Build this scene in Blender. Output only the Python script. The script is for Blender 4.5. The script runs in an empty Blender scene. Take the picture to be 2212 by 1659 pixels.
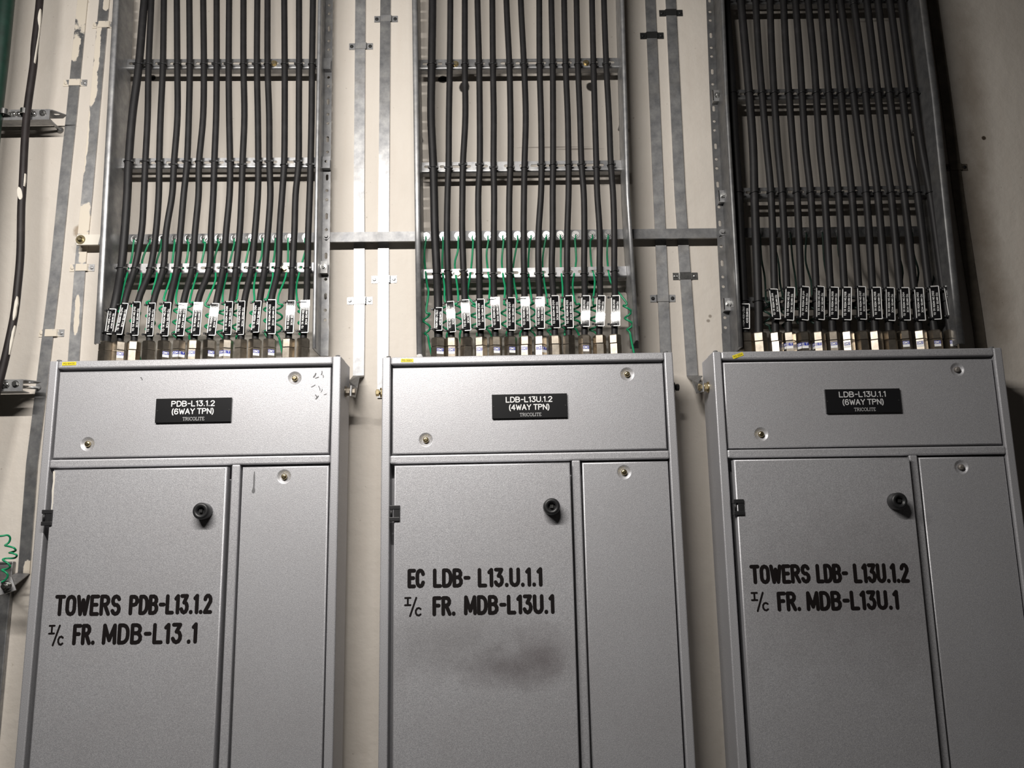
import bpy, bmesh, math, random
from mathutils import Vector, Matrix
random.seed(7)
SC = bpy.context.scene
COL = SC.collection
R = math.radians

# ------------------------------------------------------------------ camera
FRONT = 0.15                      # cabinet fronts stand this far off the wall (wall face is y = 0)
CAM = Vector((0.0, -(1.80 + FRONT), 1.60))
PITCH, YAW, ROLL, FPX = R(10.85), R(0.34), R(-1.022), 1820.0
fw = Vector((math.sin(YAW)*math.cos(PITCH), math.cos(YAW)*math.cos(PITCH), math.sin(PITCH)))
r0 = fw.cross(Vector((0, 0, 1))).normalized(); u0 = r0.cross(fw)
RT = math.cos(ROLL)*r0 + math.sin(ROLL)*u0
UP = -math.sin(ROLL)*r0 + math.cos(ROLL)*u0
cd = bpy.data.cameras.new('camera'); cam = bpy.data.objects.new('camera', cd); COL.objects.link(cam)
cam.matrix_world = Matrix(((RT.x, UP.x, -fw.x, CAM.x), (RT.y, UP.y, -fw.y, CAM.y), (RT.z, UP.z, -fw.z, CAM.z), (0, 0, 0, 1)))
cd.sensor_width = 36; cd.lens = FPX/2212*36; cd.clip_start = 0.05
SC.camera = cam

# ------------------------------------------------------------------ light
SC.view_settings.view_transform = 'Standard'; SC.view_settings.look = 'None'
SC.view_settings.gamma = 1; SC.view_settings.use_curve_mapping = False
SC.view_settings.exposure = 0.0
wd = bpy.data.worlds.new('world'); SC.world = wd; wd.use_nodes = True
bg = wd.node_tree.nodes['Background']; bg.inputs[0].default_value = (1.0, 0.92, 0.86, 1); bg.inputs[1].default_value = 0.014
def area(name, loc, look, sx, sy, power, col):
    l = bpy.data.lights.new(name, 'AREA'); l.shape = 'RECTANGLE'; l.size = sx; l.size_y = sy; l.energy = power; l.color = col
    o = bpy.data.objects.new(name, l); COL.objects.link(o); o.location = loc
    o.rotation_euler = (Vector(look) - Vector(loc)).to_track_quat('-Z', 'Y').to_euler()
    return o
area('ceiling_batten_light', (-0.58, -1.40, 2.72), (-0.58, 0.0, 1.30), 1.25, 0.024, 45, (1.0, 0.96, 0.912))

def at(px, py, y):
    d = fw*FPX + RT*(px - 1106) - UP*(py - 829.5)
    return CAM + d*((y - CAM.y)/d.y)

# ------------------------------------------------------------------ materials
def new_mat(name):
    m = bpy.data.materials.new(name); m.use_nodes = True
    nt = m.node_tree; return m, nt, nt.nodes['Principled BSDF']
def N(nt, t, **k):
    n = nt.nodes.new(t)
    for a, v in k.items():
        if a in n.inputs: n.inputs[a].default_value = v
        else: setattr(n, a, v)
    return n
def noise(nt, scale, detail=4, rough=0.6, coord='Object', sc=None, dist=0.0):
    tc = N(nt, 'ShaderNodeTexCoord'); src = tc.outputs[coord]
    if sc:
        mp = N(nt, 'ShaderNodeMapping'); mp.inputs['Scale'].default_value = sc
        nt.links.new(src, mp.inputs[0]); src = mp.outputs[0]
    n = N(nt, 'ShaderNodeTexNoise'); n.inputs['Scale'].default_value = scale; n.inputs['Detail'].default_value = detail
    n.inputs['Roughness'].default_value = rough; n.inputs['Distortion'].default_value = dist
    nt.links.new(src, n.inputs['Vector']); return n.outputs['Fac']
def ramp(nt, src, stops):
    r = N(nt, 'ShaderNodeValToRGB'); e = r.color_ramp.elements
    while len(e) > 1: e.remove(e[-1])
    e[0].position = stops[0][0]; e[0].color = (*stops[0][1], 1)
    for p, c in stops[1:]:
        x = e.new(p); x.color = (*c, 1)
    nt.links.new(src, r.inputs[0]); return r.outputs[0]
def g(v): return (v, v, v)
def mixc(nt, fac, a, b):
    m = N(nt, 'ShaderNodeMix', data_type='RGBA')
    for s, v in ((m.inputs[0], fac), (m.inputs[6], a), (m.inputs[7], b)):
        if hasattr(v, 'links'): nt.links.new(v, s)
        elif isinstance(v, tuple): s.default_value = (*v, 1)
        else: s.default_value = v
    return m.outputs[2]
def math_(nt, op, a, b=None):
    m = N(nt, 'ShaderNodeMath', operation=op)
    for s, v in ((m.inputs[0], a), (m.inputs[1], b)):
        if v is None: continue
        if hasattr(v, 'links'): nt.links.new(v, s)
        else: s.default_value = v
    return m.outputs[0]
def bump(nt, b, src, strength, dist=0.001):
    n = N(nt, 'ShaderNodeBump'); n.inputs['Strength'].default_value = strength; n.inputs['Distance'].default_value = dist
    nt.links.new(src, n.inputs['Height']); nt.links.new(n.outputs[0], b.inputs['Normal'])
def plain(name, col, rough=0.5, metal=0.0, var=0.0, scale=60, bmp=0.0, spec=0.5):
    m, nt, b = new_mat(name)
    b.inputs['Roughness'].default_value = rough; b.inputs['Metallic'].default_value = metal
    b.inputs['Specular IOR Level'].default_value = spec
    if var:
        f = noise(nt, scale)
        c = ramp(nt, f, [(0.3, tuple(x*(1-var) for x in col)), (0.7, tuple(min(1, x*(1+var)) for x in col))])
        nt.links.new(c, b.inputs['Base Color'])
        if bmp: bump(nt, b, f, bmp)
    else: b.inputs['Base Color'].default_value = (*col, 1)
    return m
def spot_mask(nt, pos, cx, cz, rx, rz, nz, soft=0.35):
    """soft round patch on the object's own x-z plane with a ragged edge"""
    s = N(nt, 'ShaderNodeSeparateXYZ'); nt.links.new(pos, s.inputs[0])
    dx = math_(nt, 'DIVIDE', math_(nt, 'SUBTRACT', s.outputs[0], cx), rx)
    dz = math_(nt, 'DIVIDE', math_(nt, 'SUBTRACT', s.outputs[2], cz), rz)
    d = math_(nt, 'SQRT', math_(nt, 'ADD', math_(nt, 'MULTIPLY', dx, dx), math_(nt, 'MULTIPLY', dz, dz)))
    d = math_(nt, 'ADD', d, math_(nt, 'MULTIPLY', math_(nt, 'SUBTRACT', nz, 0.5), 1.6))
    mr = N(nt, 'ShaderNodeMapRange'); nt.links.new(d, mr.inputs[0])
    mr.inputs[1].default_value = 1+soft; mr.inputs[2].default_value = 1-soft; mr.inputs[3].default_value = 0; mr.inputs[4].default_value = 1
    mr.clamp = True
    return mr.outputs[0]

def wall_mat():
    m, nt, b = new_mat('cream_painted_plaster'); b.inputs['Roughness'].default_value = 0.7
    b.inputs['Specular IOR Level'].default_value = 0.25
    tc = N(nt, 'ShaderNodeTexCoord'); pos = tc.outputs['Object']
    big = noise(nt, 2.2, 5, 0.6)
    c = ramp(nt, big, [(0.3, (0.55, 0.505, 0.452)), (0.7, (0.625, 0.58, 0.522))])
    # faint vertical brush streaks and dirt specks
    st = noise(nt, 9, 5, 0.6, sc=(5, 1, 0.6))
    c = mixc(nt, ramp(nt, st, [(0.45, g(0)), (0.85, g(0.25))]), c, (0.5, 0.43, 0.36))
    sp = noise(nt, 90, 2, 0.5)
    c = mixc(nt, ramp(nt, sp, [(0.71, g(0)), (0.76, g(0.45))]), c, (0.25, 0.21, 0.17))
    fine = noise(nt, 14, 4, 0.6)
    for (px, py, r_, rz_, col, k, soft) in WALL_SPOTS:
        p = at(px, py, 0)
        msk = spot_mask(nt, pos, p.x, p.z, r_, rz_, fine, soft)
        c = mixc(nt, math_(nt, 'MULTIPLY', msk, k), c, col)
    nt.links.new(c, b.inputs['Base Color'])
    bn = noise(nt, 26, 5, 0.55); bump(nt, b, bn, 0.35, 0.006)
    return m
DK, BR = (0.02, 0.017, 0.015), (0.17, 0.12, 0.075)
WALL_SPOTS = [(1003, 188, .0135, .0145, DK, 1, .12), (957, 172, .012, .009, DK, 1, .12), (1276, 188, .012, .013, DK, 1, .12), (1281, 608, .011, .008, DK, 1, .12),
    (1279, 635, .012, .013, DK, .9, .2), (324, 603, .013, .013, DK, 1, .12), (330, 168, .008, .008, DK, 1, .12), (2125, 298, .005, .005, DK, 1, .2),
    (2110, 480, .035, .16, BR, .55, .7), (2095, 180, .030, .2, BR, .45, .7), (2150, 640, .03, .12, BR, .45, .7), (172, 502, .017, .018, (0.30, 0.24, 0.18), .9, .15),
    (1534, 683, .004, .004, (.2, .17, .14), .8, .3), (1530, 693, .004, .0035, (.2, .17, .14), .8, .3), (1250, 322, .05, .0022, (0.2, .17, .15), .8, .4), (1190, 318, .08, .0016, (0.2, .17, .15), .7, .4)]

def paint_mat(name, spots=()):
    m, nt, b = new_mat(name)
    b.inputs['Metallic'].default_value = 0.48; b.inputs['Specular IOR Level'].default_value = 0.5
    sp = noise(nt, 800, 2, 0.5)
    c = ramp(nt, sp, [(0.3, (0.35, 0.35, 0.37)), (0.5, (0.47, 0.47, 0.49)), (0.7, (0.63, 0.63, 0.65))])
    big = noise(nt, 5, 4, 0.6)
    c = mixc(nt, ramp(nt, big, [(0.35, g(0)), (0.75, g(0.22))]), c, (0.36, 0.335, 0.335))
    if spots:
        tc = N(nt, 'ShaderNodeTexCoord'); fine = noise(nt, 22, 5, 0.65)
        for (x, z, rx, rz, col, k, soft) in spots:
            msk = spot_mask(nt, tc.outputs['Object'], x, z, rx, rz, fine, soft)
            c = mixc(nt, math_(nt, 'MULTIPLY', msk, k), c, col)
    nt.links.new(c, b.inputs['Base Color'])
    b.inputs['Roughness'].default_value = 0.47
    bump(nt, b, noise(nt, 520, 2, 0.5), 0.25, 0.0008)
    return m
def galv_mat(name, base=0.42, cream=0.0, stain=0.25, rough=0.42, spots=(), metal=0.85):
    m, nt, b = new_mat(name)
    b.inputs['Metallic'].default_value = metal; b.inputs['Roughness'].default_value = rough
    f = noise(nt, 38, 5, 0.65)
    c = ramp(nt, f, [(0.28, (base*.62, base*.63, base*.66)), (0.55, (base, base, base*1.01)), (0.75, (base*1.3, base*1.3, base*1.27))])
    s2 = noise(nt, 11, 4, 0.6)
    c = mixc(nt, ramp(nt, s2, [(0.52, g(0)), (0.75, g(stain))]), c, (0.22, 0.19, 0.14))
    if cream:
        cr = noise(nt, 13, 5, 0.55, sc=(1.0, 1, 0.42), dist=0.4)
        msk = ramp(nt, cr, [(cream, g(0)), (cream+0.02, g(1))])
        tc = N(nt, 'ShaderNodeTexCoord'); fine = noise(nt, 30, 5, 0.6)
        for (px, py, rx, rz, k) in spots:
            p = at(px, py, 0); sm = spot_mask(nt, tc.outputs['Object'], p.x, p.z, rx, rz, fine, .06)
            msk = math_(nt, 'MAXIMUM', msk, sm) if k else math_(nt, 'MULTIPLY', msk, math_(nt, 'SUBTRACT', 1.0, sm))
        c = mixc(nt, msk, c, (0.62, 0.56, 0.47))
        nt.links.new(math_(nt, 'MULTIPLY', math_(nt, 'SUBTRACT', 1.0, msk), 0.85), b.inputs['Metallic'])
        nt.links.new(ramp(nt, msk, [(0, g(rough)), (1, g(0.65))]), b.inputs['Roughness'])
    nt.links.new(c, b.inputs['Base Color'])
    bump(nt, b, f, 0.12, 0.001)
    return m
def cable_mat(name, col=(0.0105, 0.0100, 0.0105), cream=0.0):
    m, nt, b = new_mat(name); b.inputs['Roughness'].default_value = 0.55; b.inputs['Specular IOR Level'].default_value = 0.3
    f = noise(nt, 26, 6, 0.7)
    c = ramp(nt, f, [(0.35, col), (0.62, tuple(x*1.6 for x in col)), (0.80, tuple(x*2.6+0.008 for x in col))])
    if cream:
        cr = noise(nt, 9, 3, 0.5, sc=(1.6, 1, 0.32), dist=0.3)
        c = mixc(nt, ramp(nt, cr, [(cream, g(0)), (cream+0.015, g(1))]), c, (0.6, 0.53, 0.43))
    nt.links.new(c, b.inputs['Base Color']); bump(nt, b, f, 0.1, 0.001)
    return m
M = {}
M['wall'] = wall_mat()
M['paint'] = paint_mat('grey_hammer_paint')
M['galv'] = galv_mat('galvanised_steel', 0.38, rough=0.38)
M['galv_rung'] = galv_mat('galvanised_rung_steel', 0.27, rough=0.40)
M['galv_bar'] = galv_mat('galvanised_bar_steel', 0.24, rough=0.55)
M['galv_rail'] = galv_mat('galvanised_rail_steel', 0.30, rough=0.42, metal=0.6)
M['galv_rail_dark'] = galv_mat('dark_weathered_rail_steel', 0.15, rough=0.5, metal=0.6)  # rail steel darkened: the third tray's shade is put into its colour
M['galv_dull'] = galv_mat('dull_galvanised_steel', 0.34, stain=0.4, rough=0.5)
M['galv_brown'] = plain('stained_rusty_strip', (0.17, 0.145, 0.115), 0.6, 0.25, 0.35, 30)
M['galv_cream'] = galv_mat('paint_splashed_galvanised_steel', 0.36, cream=0.70, spots=[(183, -20, .03, .115, 1), (165, 105, .012, .045, 1), (198, 150, .007, .09, 1), (60, 1240, .01, .03, 1)])
M['galv_cream_more'] = galv_mat('heavily_painted_galvanised_steel', 0.40, cream=0.66, spots=[(232, 12, .010, .02, 1), (212, 110, .008, .075, 1), (202, 190, .011, .06, 1), (188, 300, .006, .10, 1), (180, 475, .02, .04, 1), (184, 540, .013, .045, 1), (168, 680, .006, .05, 1)])
M['zinc'] = plain('bright_zinc', (0.52, 0.52, 0.51), 0.27, 1.0, 0.25, 120)
M['cable'] = cable_mat('black_pvc_cable')
M['cable_paint'] = cable_mat('paint_splashed_black_cable', (0.014, 0.011, 0.011), cream=0.66)
M['tie'] = plain('black_nylon', (0.012, 0.012, 0.013), 0.4)
M['black'] = plain('black_moulded_plastic', (0.016, 0.016, 0.017), 0.42, 0, 0.2, 200)
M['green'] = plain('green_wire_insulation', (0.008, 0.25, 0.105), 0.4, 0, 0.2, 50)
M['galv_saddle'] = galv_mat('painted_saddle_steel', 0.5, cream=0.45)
M['green_dark'] = plain('dark_green_insulation', (0.006, 0.028, 0.019), 0.5, 0, 0.3, 40)  # thick cable's own dark green; on third-tray wires it paints in shade
M['brass'] = plain('nickel_plated_brass', (0.46, 0.41, 0.345), 0.30, 1.0, 0.22, 70)
M['brass_dull'] = plain('dull_brass', (0.30, 0.265, 0.22), 0.42, 1.0, 0.25, 70)
M['bolt'] = plain('yellow_zinc_bolt', (0.60, 0.50, 0.30), 0.28, 1.0, 0.2, 200)
M['bolt_dull'] = plain('dusty_bolt', (0.25, 0.23, 0.21), 0.6, 0.6, 0.2, 200)
M['bolt_dark'] = plain('blackened_bolt', (0.03, 0.03, 0.03), 0.5, 0.5)
M['tag'] = plain('glossy_black_engraved_plastic', (0.009, 0.009, 0.010), 0.035)
M['plate'] = plain('black_nameplate_plastic', (0.010, 0.010, 0.011), 0.28)
M['white'] = plain('white_engraving', (0.78, 0.78, 0.77), 0.5)
M['white_dim'] = plain('pale_engraving', (0.5, 0.5, 0.5), 0.5)
M['ink'] = plain('black_brush_paint', (0.008, 0.006, 0.006), 0.6, spec=0.15)
M['yellow'] = plain('yellow_sticker_paper', (0.72, 0.60, 0.02), 0.5)
M['ink_yellow'] = plain('sticker_ink', (0.22, 0.17, 0.01), 0.6)
M['blue'] = plain('blue_sticker_print', (0.02, 0.035, 0.33), 0.45)
M['cream_drip'] = plain('dried_cream_paint', (0.66, 0.62, 0.55), 0.6)
M['scuff'] = plain('black_scuff', (0.13, 0.13, 0.135), 0.7)

# ------------------------------------------------------------------ mesh building
WM = {}
class MB:
    def __init__(s): s.bm = bmesh.new()
    def quad(s, a, b, c, d, sm=False):
        f = s.bm.faces.new([s.bm.verts.new(p) for p in (a, b, c, d)]); f.smooth = sm; return f
    def poly(s, pts):
        return s.bm.faces.new([s.bm.verts.new(p) for p in pts])
    def hexa(s, p):          # eight corners: four of one face, then four opposite
        v = [s.bm.verts.new(q) for q in p]
        for i in ((0, 1, 2, 3), (7, 6, 5, 4), (0, 4, 5, 1), (1, 5, 6, 2), (2, 6, 7, 3), (3, 7, 4, 0)):
            s.bm.faces.new([v[k] for k in i])
        return v
    def box(s, x0, x1, y0, y1, z0, z1, bev=0.0, seg=2):
        t = bmesh.new(); bmesh.ops.create_cube(t, size=1)
        for v in t.verts:
            v.co = Vector(((x0+x1)/2 + v.co.x*(x1-x0), (y0+y1)/2 + v.co.y*(y1-y0), (z0+z1)/2 + v.co.z*(z1-z0)))
        if bev: bmesh.ops.bevel(t, geom=list(t.edges), offset=bev, segments=seg, affect='EDGES', profile=0.5)
        s.take(t)
    def take(s, t, mat=None, smooth=None):
        mp = {}
        for v in t.verts: mp[v] = s.bm.verts.new(mat @ v.co if mat else v.co)
        for f in t.faces:
            n = s.bm.faces.new([mp[v] for v in f.verts]); n.smooth = f.smooth if smooth is None else smooth
        t.free()
    def lathe(s, p0, axis, prof, n=16, smooth=True, phase=0.0, ref=None):
        """profile [(distance along axis, radius)] swept round an axis; flat ends are closed"""
        a = Vector(axis).normalized(); p0 = Vector(p0)
        rf = Vector(ref) if ref else (Vector((0, 0, 1)) if abs(a.z) < 0.9 else Vector((1, 0, 0)))
        e1 = (rf - a*rf.dot(a)).normalized(); e2 = a.cross(e1)
        rings = []
        for d, r in prof:
            rings.append([s.bm.verts.new(p0 + a*d + (e1*math.cos(phase+k*2*math.pi/n) + e2*math.sin(phase+k*2*math.pi/n))*r) for k in range(n)])
        for i in range(len(rings)-1):
            for k in range(n):
                f = s.bm.faces.new((rings[i][k], rings[i][(k+1) % n], rings[i+1][(k+1) % n], rings[i+1][k])); f.smooth = smooth
        s.bm.faces.new(list(reversed(rings[0]))); s.bm.faces.new(rings[-1])
    def cyl(s, a, b, r, n=12, smooth=True, phase=0.0, ref=None):
        a, b = Vector(a), Vector(b); s.lathe(a, b-a, [(0, r), ((b-a).length, r)], n, smooth, phase, ref)
    def tube(s, pts, r, n=10, sub=4):
        P = smooth_path([Vector(p) for p in pts], sub) if sub > 1 else [Vector(p) for p in pts]
        T = [(P[min(i+1, len(P)-1)] - P[max(i-1, 0)]).normalized() for i in range(len(P))]
        e = T[0].orthogonal().normalized(); rings = []
        for p, t in zip(P, T):
            e = (e - t*e.dot(t)).normalized(); b = t.cross(e)
            rings.append([s.bm.verts.new(p + (e*math.cos(k*2*math.pi/n) + b*math.sin(k*2*math.pi/n))*r) for k in range(n)])
        for i in range(len(rings)-1):
            for k in range(n):
                f = s.bm.faces.new((rings[i][k], rings[i][(k+1) % n], rings[i+1][(k+1) % n], rings[i+1][k])); f.smooth = True
        s.bm.faces.new(list(reversed(rings[0]))); s.bm.faces.new(rings[-1])
    def plate(s, outer, holes, th, fn):
        """flat plate with real holes; outer/holes are 2-D loops, fn(u, v, w) places a point"""
        t = bmesh.new(); E = []; loops = []
        for lp in [outer]+holes:
            vs = [t.verts.new((p[0], 0, p[1])) for p in lp]; loops.append(vs)
            for i in range(len(vs)): E.append(t.edges.new((vs[i], vs[(i+1) % len(vs)])))
        bmesh.ops.triangle_fill(t, use_beauty=True, edges=E)
        fs = [[(v.co.x, v.co.z) for v in f.verts] for f in t.faces]; t.free()
        for f in fs:
            s.poly([fn(a, b, 0) for a, b in f]); s.poly([fn(a, b, th) for a, b in reversed(f)])
        for lp in [outer]+holes:
            for i in range(len(lp)):
                a, b = lp[i], lp[(i+1) % len(lp)]
                s.quad(fn(*a, 0), fn(*b, 0), fn(*b, th), fn(*a, th))
    def stroke(s, pts, w, fn, caps=True):
        P = [Vector((p[0], p[1])) for p in pts]
        P = [p for i, p in enumerate(P) if i == 0 or (p-P[i-1]).length > 1e-7]
        for i in range(1, len(P)-1):            # a sharp turn is two strokes of the brush
            if (P[i]-P[i-1]).normalized().dot((P[i+1]-P[i]).normalized()) < 0.25:
                s.stroke(P[:i+1], w, fn, caps); s.stroke(P[i:], w, fn, caps); return
        if len(P) == 2 and (P[1]-P[0]).length < w: caps = True
        s.layer = (getattr(s, 'layer', 0)+1) % 6
        lift = Vector(fn(0, 0)); base_fn = fn; lay = s.layer
        nn_ = (Vector(fn(1, 0))-lift).cross(Vector(fn(0, 1))-lift).normalized()
        if nn_.dot(CAM-lift) < 0: nn_ = -nn_
        fn = lambda u, v: Vector(base_fn(u, v))+nn_*(lay*.00004)
        closed = (P[0]-P[-1]).length < 1e-6 and len(P) > 3
        if closed: P = P[:-1]
        n = len(P); L, Rr = [], []
        for i in range(n):
            a = P[(i-1) % n] if (closed or i > 0) else None
            b = P[(i+1) % n] if (closed or i < n-1) else None
            d1 = (P[i]-a).normalized() if a is not None else None
            d2 = (b-P[i]).normalized() if b is not None else None
            if d1 is None: d1 = d2
            if d2 is None: d2 = d1
            n1, n2 = Vector((-d1.y, d1.x)), Vector((-d2.y, d2.x))
            m = n1+n2
            m = n1 if m.length < 1e-4 else m.normalized()
            k = min(1.6, 1/max(0.3, m.dot(n1)))
            L.append(P[i]+m*w/2*k); Rr.append(P[i]-m*w/2*k)
        lv = [s.bm.verts.new(fn(*p)) for p in L]; rv = [s.bm.verts.new(fn(*p)) for p in Rr]
        for i in range(n if closed else n-1):
            j = (i+1) % n
            s.bm.faces.new((rv[i], rv[j], lv[j], lv[i]))
        if caps and not closed:
            for i, j in ((0, 1), (n-1, n-2)):
                d = (P[i]-P[j]).normalized(); q = Vector((-d.y, d.x))
                s.bm.faces.new([s.bm.verts.new(fn(*(P[i] + q*w/2*math.cos(a) + d*w/2*math.sin(a)))) for a in [math.pi*k/6 for k in range(7)]])
    def build(s, name, mat, parent=None, origin=None, local=False, recalc=True):
        if recalc: bmesh.ops.recalc_face_normals(s.bm, faces=list(s.bm.faces))
        me = bpy.data.meshes.new(name); s.bm.to_mesh(me); s.bm.free(); me.materials.append(mat)
        o = bpy.data.objects.new(name, me); COL.objects.link(o)
        if parent is not None:
            o.parent = parent; W = WM[parent.name]
            if not local: me.transform(W.inverted())
            WM[o.name] = W.copy()
        else:
            p = Vector(origin) if origin is not None else Vector((0, 0, 0))
            me.transform(Matrix.Translation(-p)); o.location = p; WM[o.name] = Matrix.Translation(p)
        return o
def smooth_path(P, sub):
    if len(P) < 3: return P
    out = []
    for i in range(len(P)-1):
        a, b = P[i], P[i+1]; p = P[i-1] if i else a*2-b; n = P[i+2] if i+2 < len(P) else b*2-a
        for k in range(sub):
            t = k/sub
            out.append(0.5*((2*a) + (b-p)*t + (2*p-5*a+4*b-n)*t*t + (3*a-p-3*b+n)*t**3))
    return out+[P[-1]]
def tag(o, label, cat, group=None, kind=None):
    o['label'] = label; o['category'] = cat
    if group: o['group'] = group
    if kind: o['kind'] = kind
    return o
def empty(name, loc, rot=None):
    o = bpy.data.objects.new(name, None); COL.objects.link(o); o.location = loc; o.empty_display_size = 0.05
    Mx = Matrix.Translation(Vector(loc))
    if rot: o.rotation_euler = rot; Mx = Mx @ o.rotation_euler.to_matrix().to_4x4()
    WM[o.name] = Mx; return o
def circ(cx, cz, r, n=16): return [(cx+r*math.cos(2*math.pi*k/n), cz+r*math.sin(2*math.pi*k/n)) for k in range(n)]
def slot(cx, cz, l, h, n=5):
    r = h/2; o = []
    for k in range(n): a = -math.pi/2+math.pi*k/(n-1); o.append((cx+l/2-r+r*math.cos(a), cz+r*math.sin(a)))
    for k in range(n): a = math.pi/2+math.pi*k/(n-1); o.append((cx-l/2+r+r*math.cos(a), cz+r*math.sin(a)))
    return o

# ------------------------------------------------------------------ lettering (brush-stroke alphabet, height 1)
def arc(cx, cy, rx, ry, a0, a1, n=7):
    return [(cx+rx*math.cos(R(a0+(a1-a0)*k/(n-1))), cy+ry*math.sin(R(a0+(a1-a0)*k/(n-1)))) for k in range(n)]
def glyphs(w):
    G = {}
    G['T'] = (w, [[(0, 1), (w, 1)], [(w/2, 1), (w/2, 0)]])
    G['O'] = (w, [arc(w/2, .72, w/2, .28, 0, 180)+arc(w/2, .28, w/2, .28, 180, 360)+[(w, .72)]])
    G['W'] = (w*1.35, [[(0, 1), (w*.34, 0), (w*.675, .8), (w*1.0, 0), (w*1.35, 1)]])
    G['E'] = (w*.85, [[(w*.85, 1), (0, 1), (0, 0), (w*.85, 0)], [(0, .53), (w*.7, .53)]])
    G['F'] = (w*.85, [[(w*.85, 1), (0, 1), (0, 0)], [(0, .53), (w*.7, .53)]])
    G['R'] = (w, [[(0, 0), (0, 1), (w*.5, 1)]+arc(w*.5, .765, w*.45, .235, 85, -90, 6)+[(0, .53)], [(w*.45, .53), (w, 0)]])
    G['P'] = (w, [[(0, 0), (0, 1), (w*.5, 1)]+arc(w*.5, .755, w*.47, .245, 85, -90, 6)+[(0, .51)]])
    G['B'] = (w, [[(0, 0), (0, 1), (w*.5, 1)]+arc(w*.5, .77, w*.42, .23, 85, -90, 6)+[(0, .54)], [(w*.5, .54)]+arc(w*.5, .27, w*.5, .27, 85, -90, 6)+[(0, 0)]])
    G['D'] = (w, [[(0, 0), (0, 1), (w*.4, 1)]+arc(w*.4, .6, w*.6, .4, 80, 0, 5)+arc(w*.4, .4, w*.6, .4, 0, -90, 5)+[(0, 0)]])
    G['S'] = (w*.95, [arc(w*.48, .75, w*.45, .25, 20, 250, 8)+arc(w*.48, .26, w*.47, .26, 70, -160, 8)])
    G['L'] = (w*.8, [[(0, 1), (0, 0), (w*.8, 0)]])
    G['C'] = (w, [arc(w/2, .72, w/2, .28, 10, 180)+arc(w/2, .28, w/2, .28, 180, 350)])
    G['M'] = (w*1.3, [[(0, 0), (w*.05, 1), (w*.65, .15), (w*1.25, 1), (w*1.3, 0)]])
    G['U'] = (w, [[(0, 1), (0, .28)]+arc(w/2, .28, w/2, .28, 185, 355)+[(w, .28), (w, 1)]])
    G['N'] = (w, [[(0, 0), (0, 1), (w, 0), (w, 1)]])
    G['Q'] = (w, [G['O'][1][0], [(w*.6, .22), (w, 0)]])
    G['X'] = (w, [[(0, 0), (w, 1)], [(0, 1), (w, 0)]])
    G['I'] = (w*.25, [[(w*.12, 0), (w*.12, 1)]])
    G['Y'] = (w, [[(0, 1), (w/2, .5), (w, 1)], [(w/2, .5), (w/2, 0)]])
    G['-'] = (w*.6, [[(0.03, .5), (w*.57, .5)]])
    G['.'] = (w*.14, [[(w*.07, .0), (w*.07, .03)]])
    G[':'] = (w*.14, [[(w*.07, .0), (w*.07, .03)], [(w*.07, .6), (w*.07, .63)]])
    G['/'] = (w*.8, [[(0, -.05), (w*.8, 1.05)]])
    G['1'] = (w*.35, [[(0, .84), (w*.3, 1), (w*.3, 0)]])
    G['2'] = (w*.9, [arc(w*.45, .73, w*.43, .27, 170, -20, 7)+[(w*.02, 0), (w*.9, 0)]])
    G['3'] = (w*.9, [[(w*.04, 1), (w*.82, 1), (w*.4, .6)]+arc(w*.42, .31, w*.46, .31, 80, -160, 8)])
    G['4'] = (w, [[(w*.72, 0), (w*.72, 1), (0, .3), (w, .3)]])
    G['5'] = (w*.9, [[(w*.85, 1), (w*.1, 1), (w*.06, .57)]+arc(w*.44, .32, w*.44, .32, 110, -160, 8)])
    G['6'] = (w, [[(w*.88, .86), (w*.66, 1), (w*.34, 1), (w*.12, .84), (w*.05, .55), (w*.05, .30)], arc(w*.5, .3, w*.45, .3, 180, 540, 13)])
    G['7'] = (w*.9, [[(0, 1), (w*.9, 1), (w*.35, 0)]])
    G['8'] = (w, [arc(w/2, .77, w*.42, .23, 0, 360, 11), arc(w/2, .27, w*.48, .27, 0, 360, 11)])
    G['9'] = (w, [arc(w*.5, .7, w*.45, .3, 0, 360, 13), [(w*.95, .7), (w*.95, .45), (w*.88, .16), (w*.66, 0), (w*.34, 0), (w*.12, .14)]])
    G['0'] = G['O']
    G['A'] = (w*1.05, [[(0, 0), (w*.525, 1), (w*1.05, 0)], [(w*.2, .33), (w*.85, .33)]])
    G['('] = (w*.3, [arc(w*.5, .42, w*.45, .68, 115, 245, 7)])
    G[')'] = (w*.3, [arc(-w*.2, .42, w*.45, .68, -65, 65, 7)])
    # small raised serif I and low c of the painted I/c
    G['i'] = (.30, [[(.15, .58), (.15, .98)], [(.02, .98), (.28, .98)], [(.02, .58), (.28, .58)]])
    G['c'] = (.26, [arc(.15, .20, .14, .21, 45, 315, 8)])
    G['|'] = (.30, [[(0, -.03), (.30, .98)]])
    return G
GB = glyphs(0.42); GT = glyphs(0.62)
def write(mb, text, G, fn, x0, x1, z0, h, sw, gap=0.20, space=0.36, caps=True):
    """text from x0 to x1 along the first axis, base line z0, cap height h"""
    xs = []; x = 0.0
    for ch in text:
        if ch == ' ': x += space; xs.append(None); continue
        xs.append(x); x += G[ch][0] + gap
    k = (x1-x0)/(x-gap)
    for ch, a in zip(text, xs):
        if a is None: continue
        for st in G[ch][1]:
            mb.stroke([(x0+(a+p[0])*k, z0+p[1]*h) for p in st], sw, fn, caps)
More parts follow.
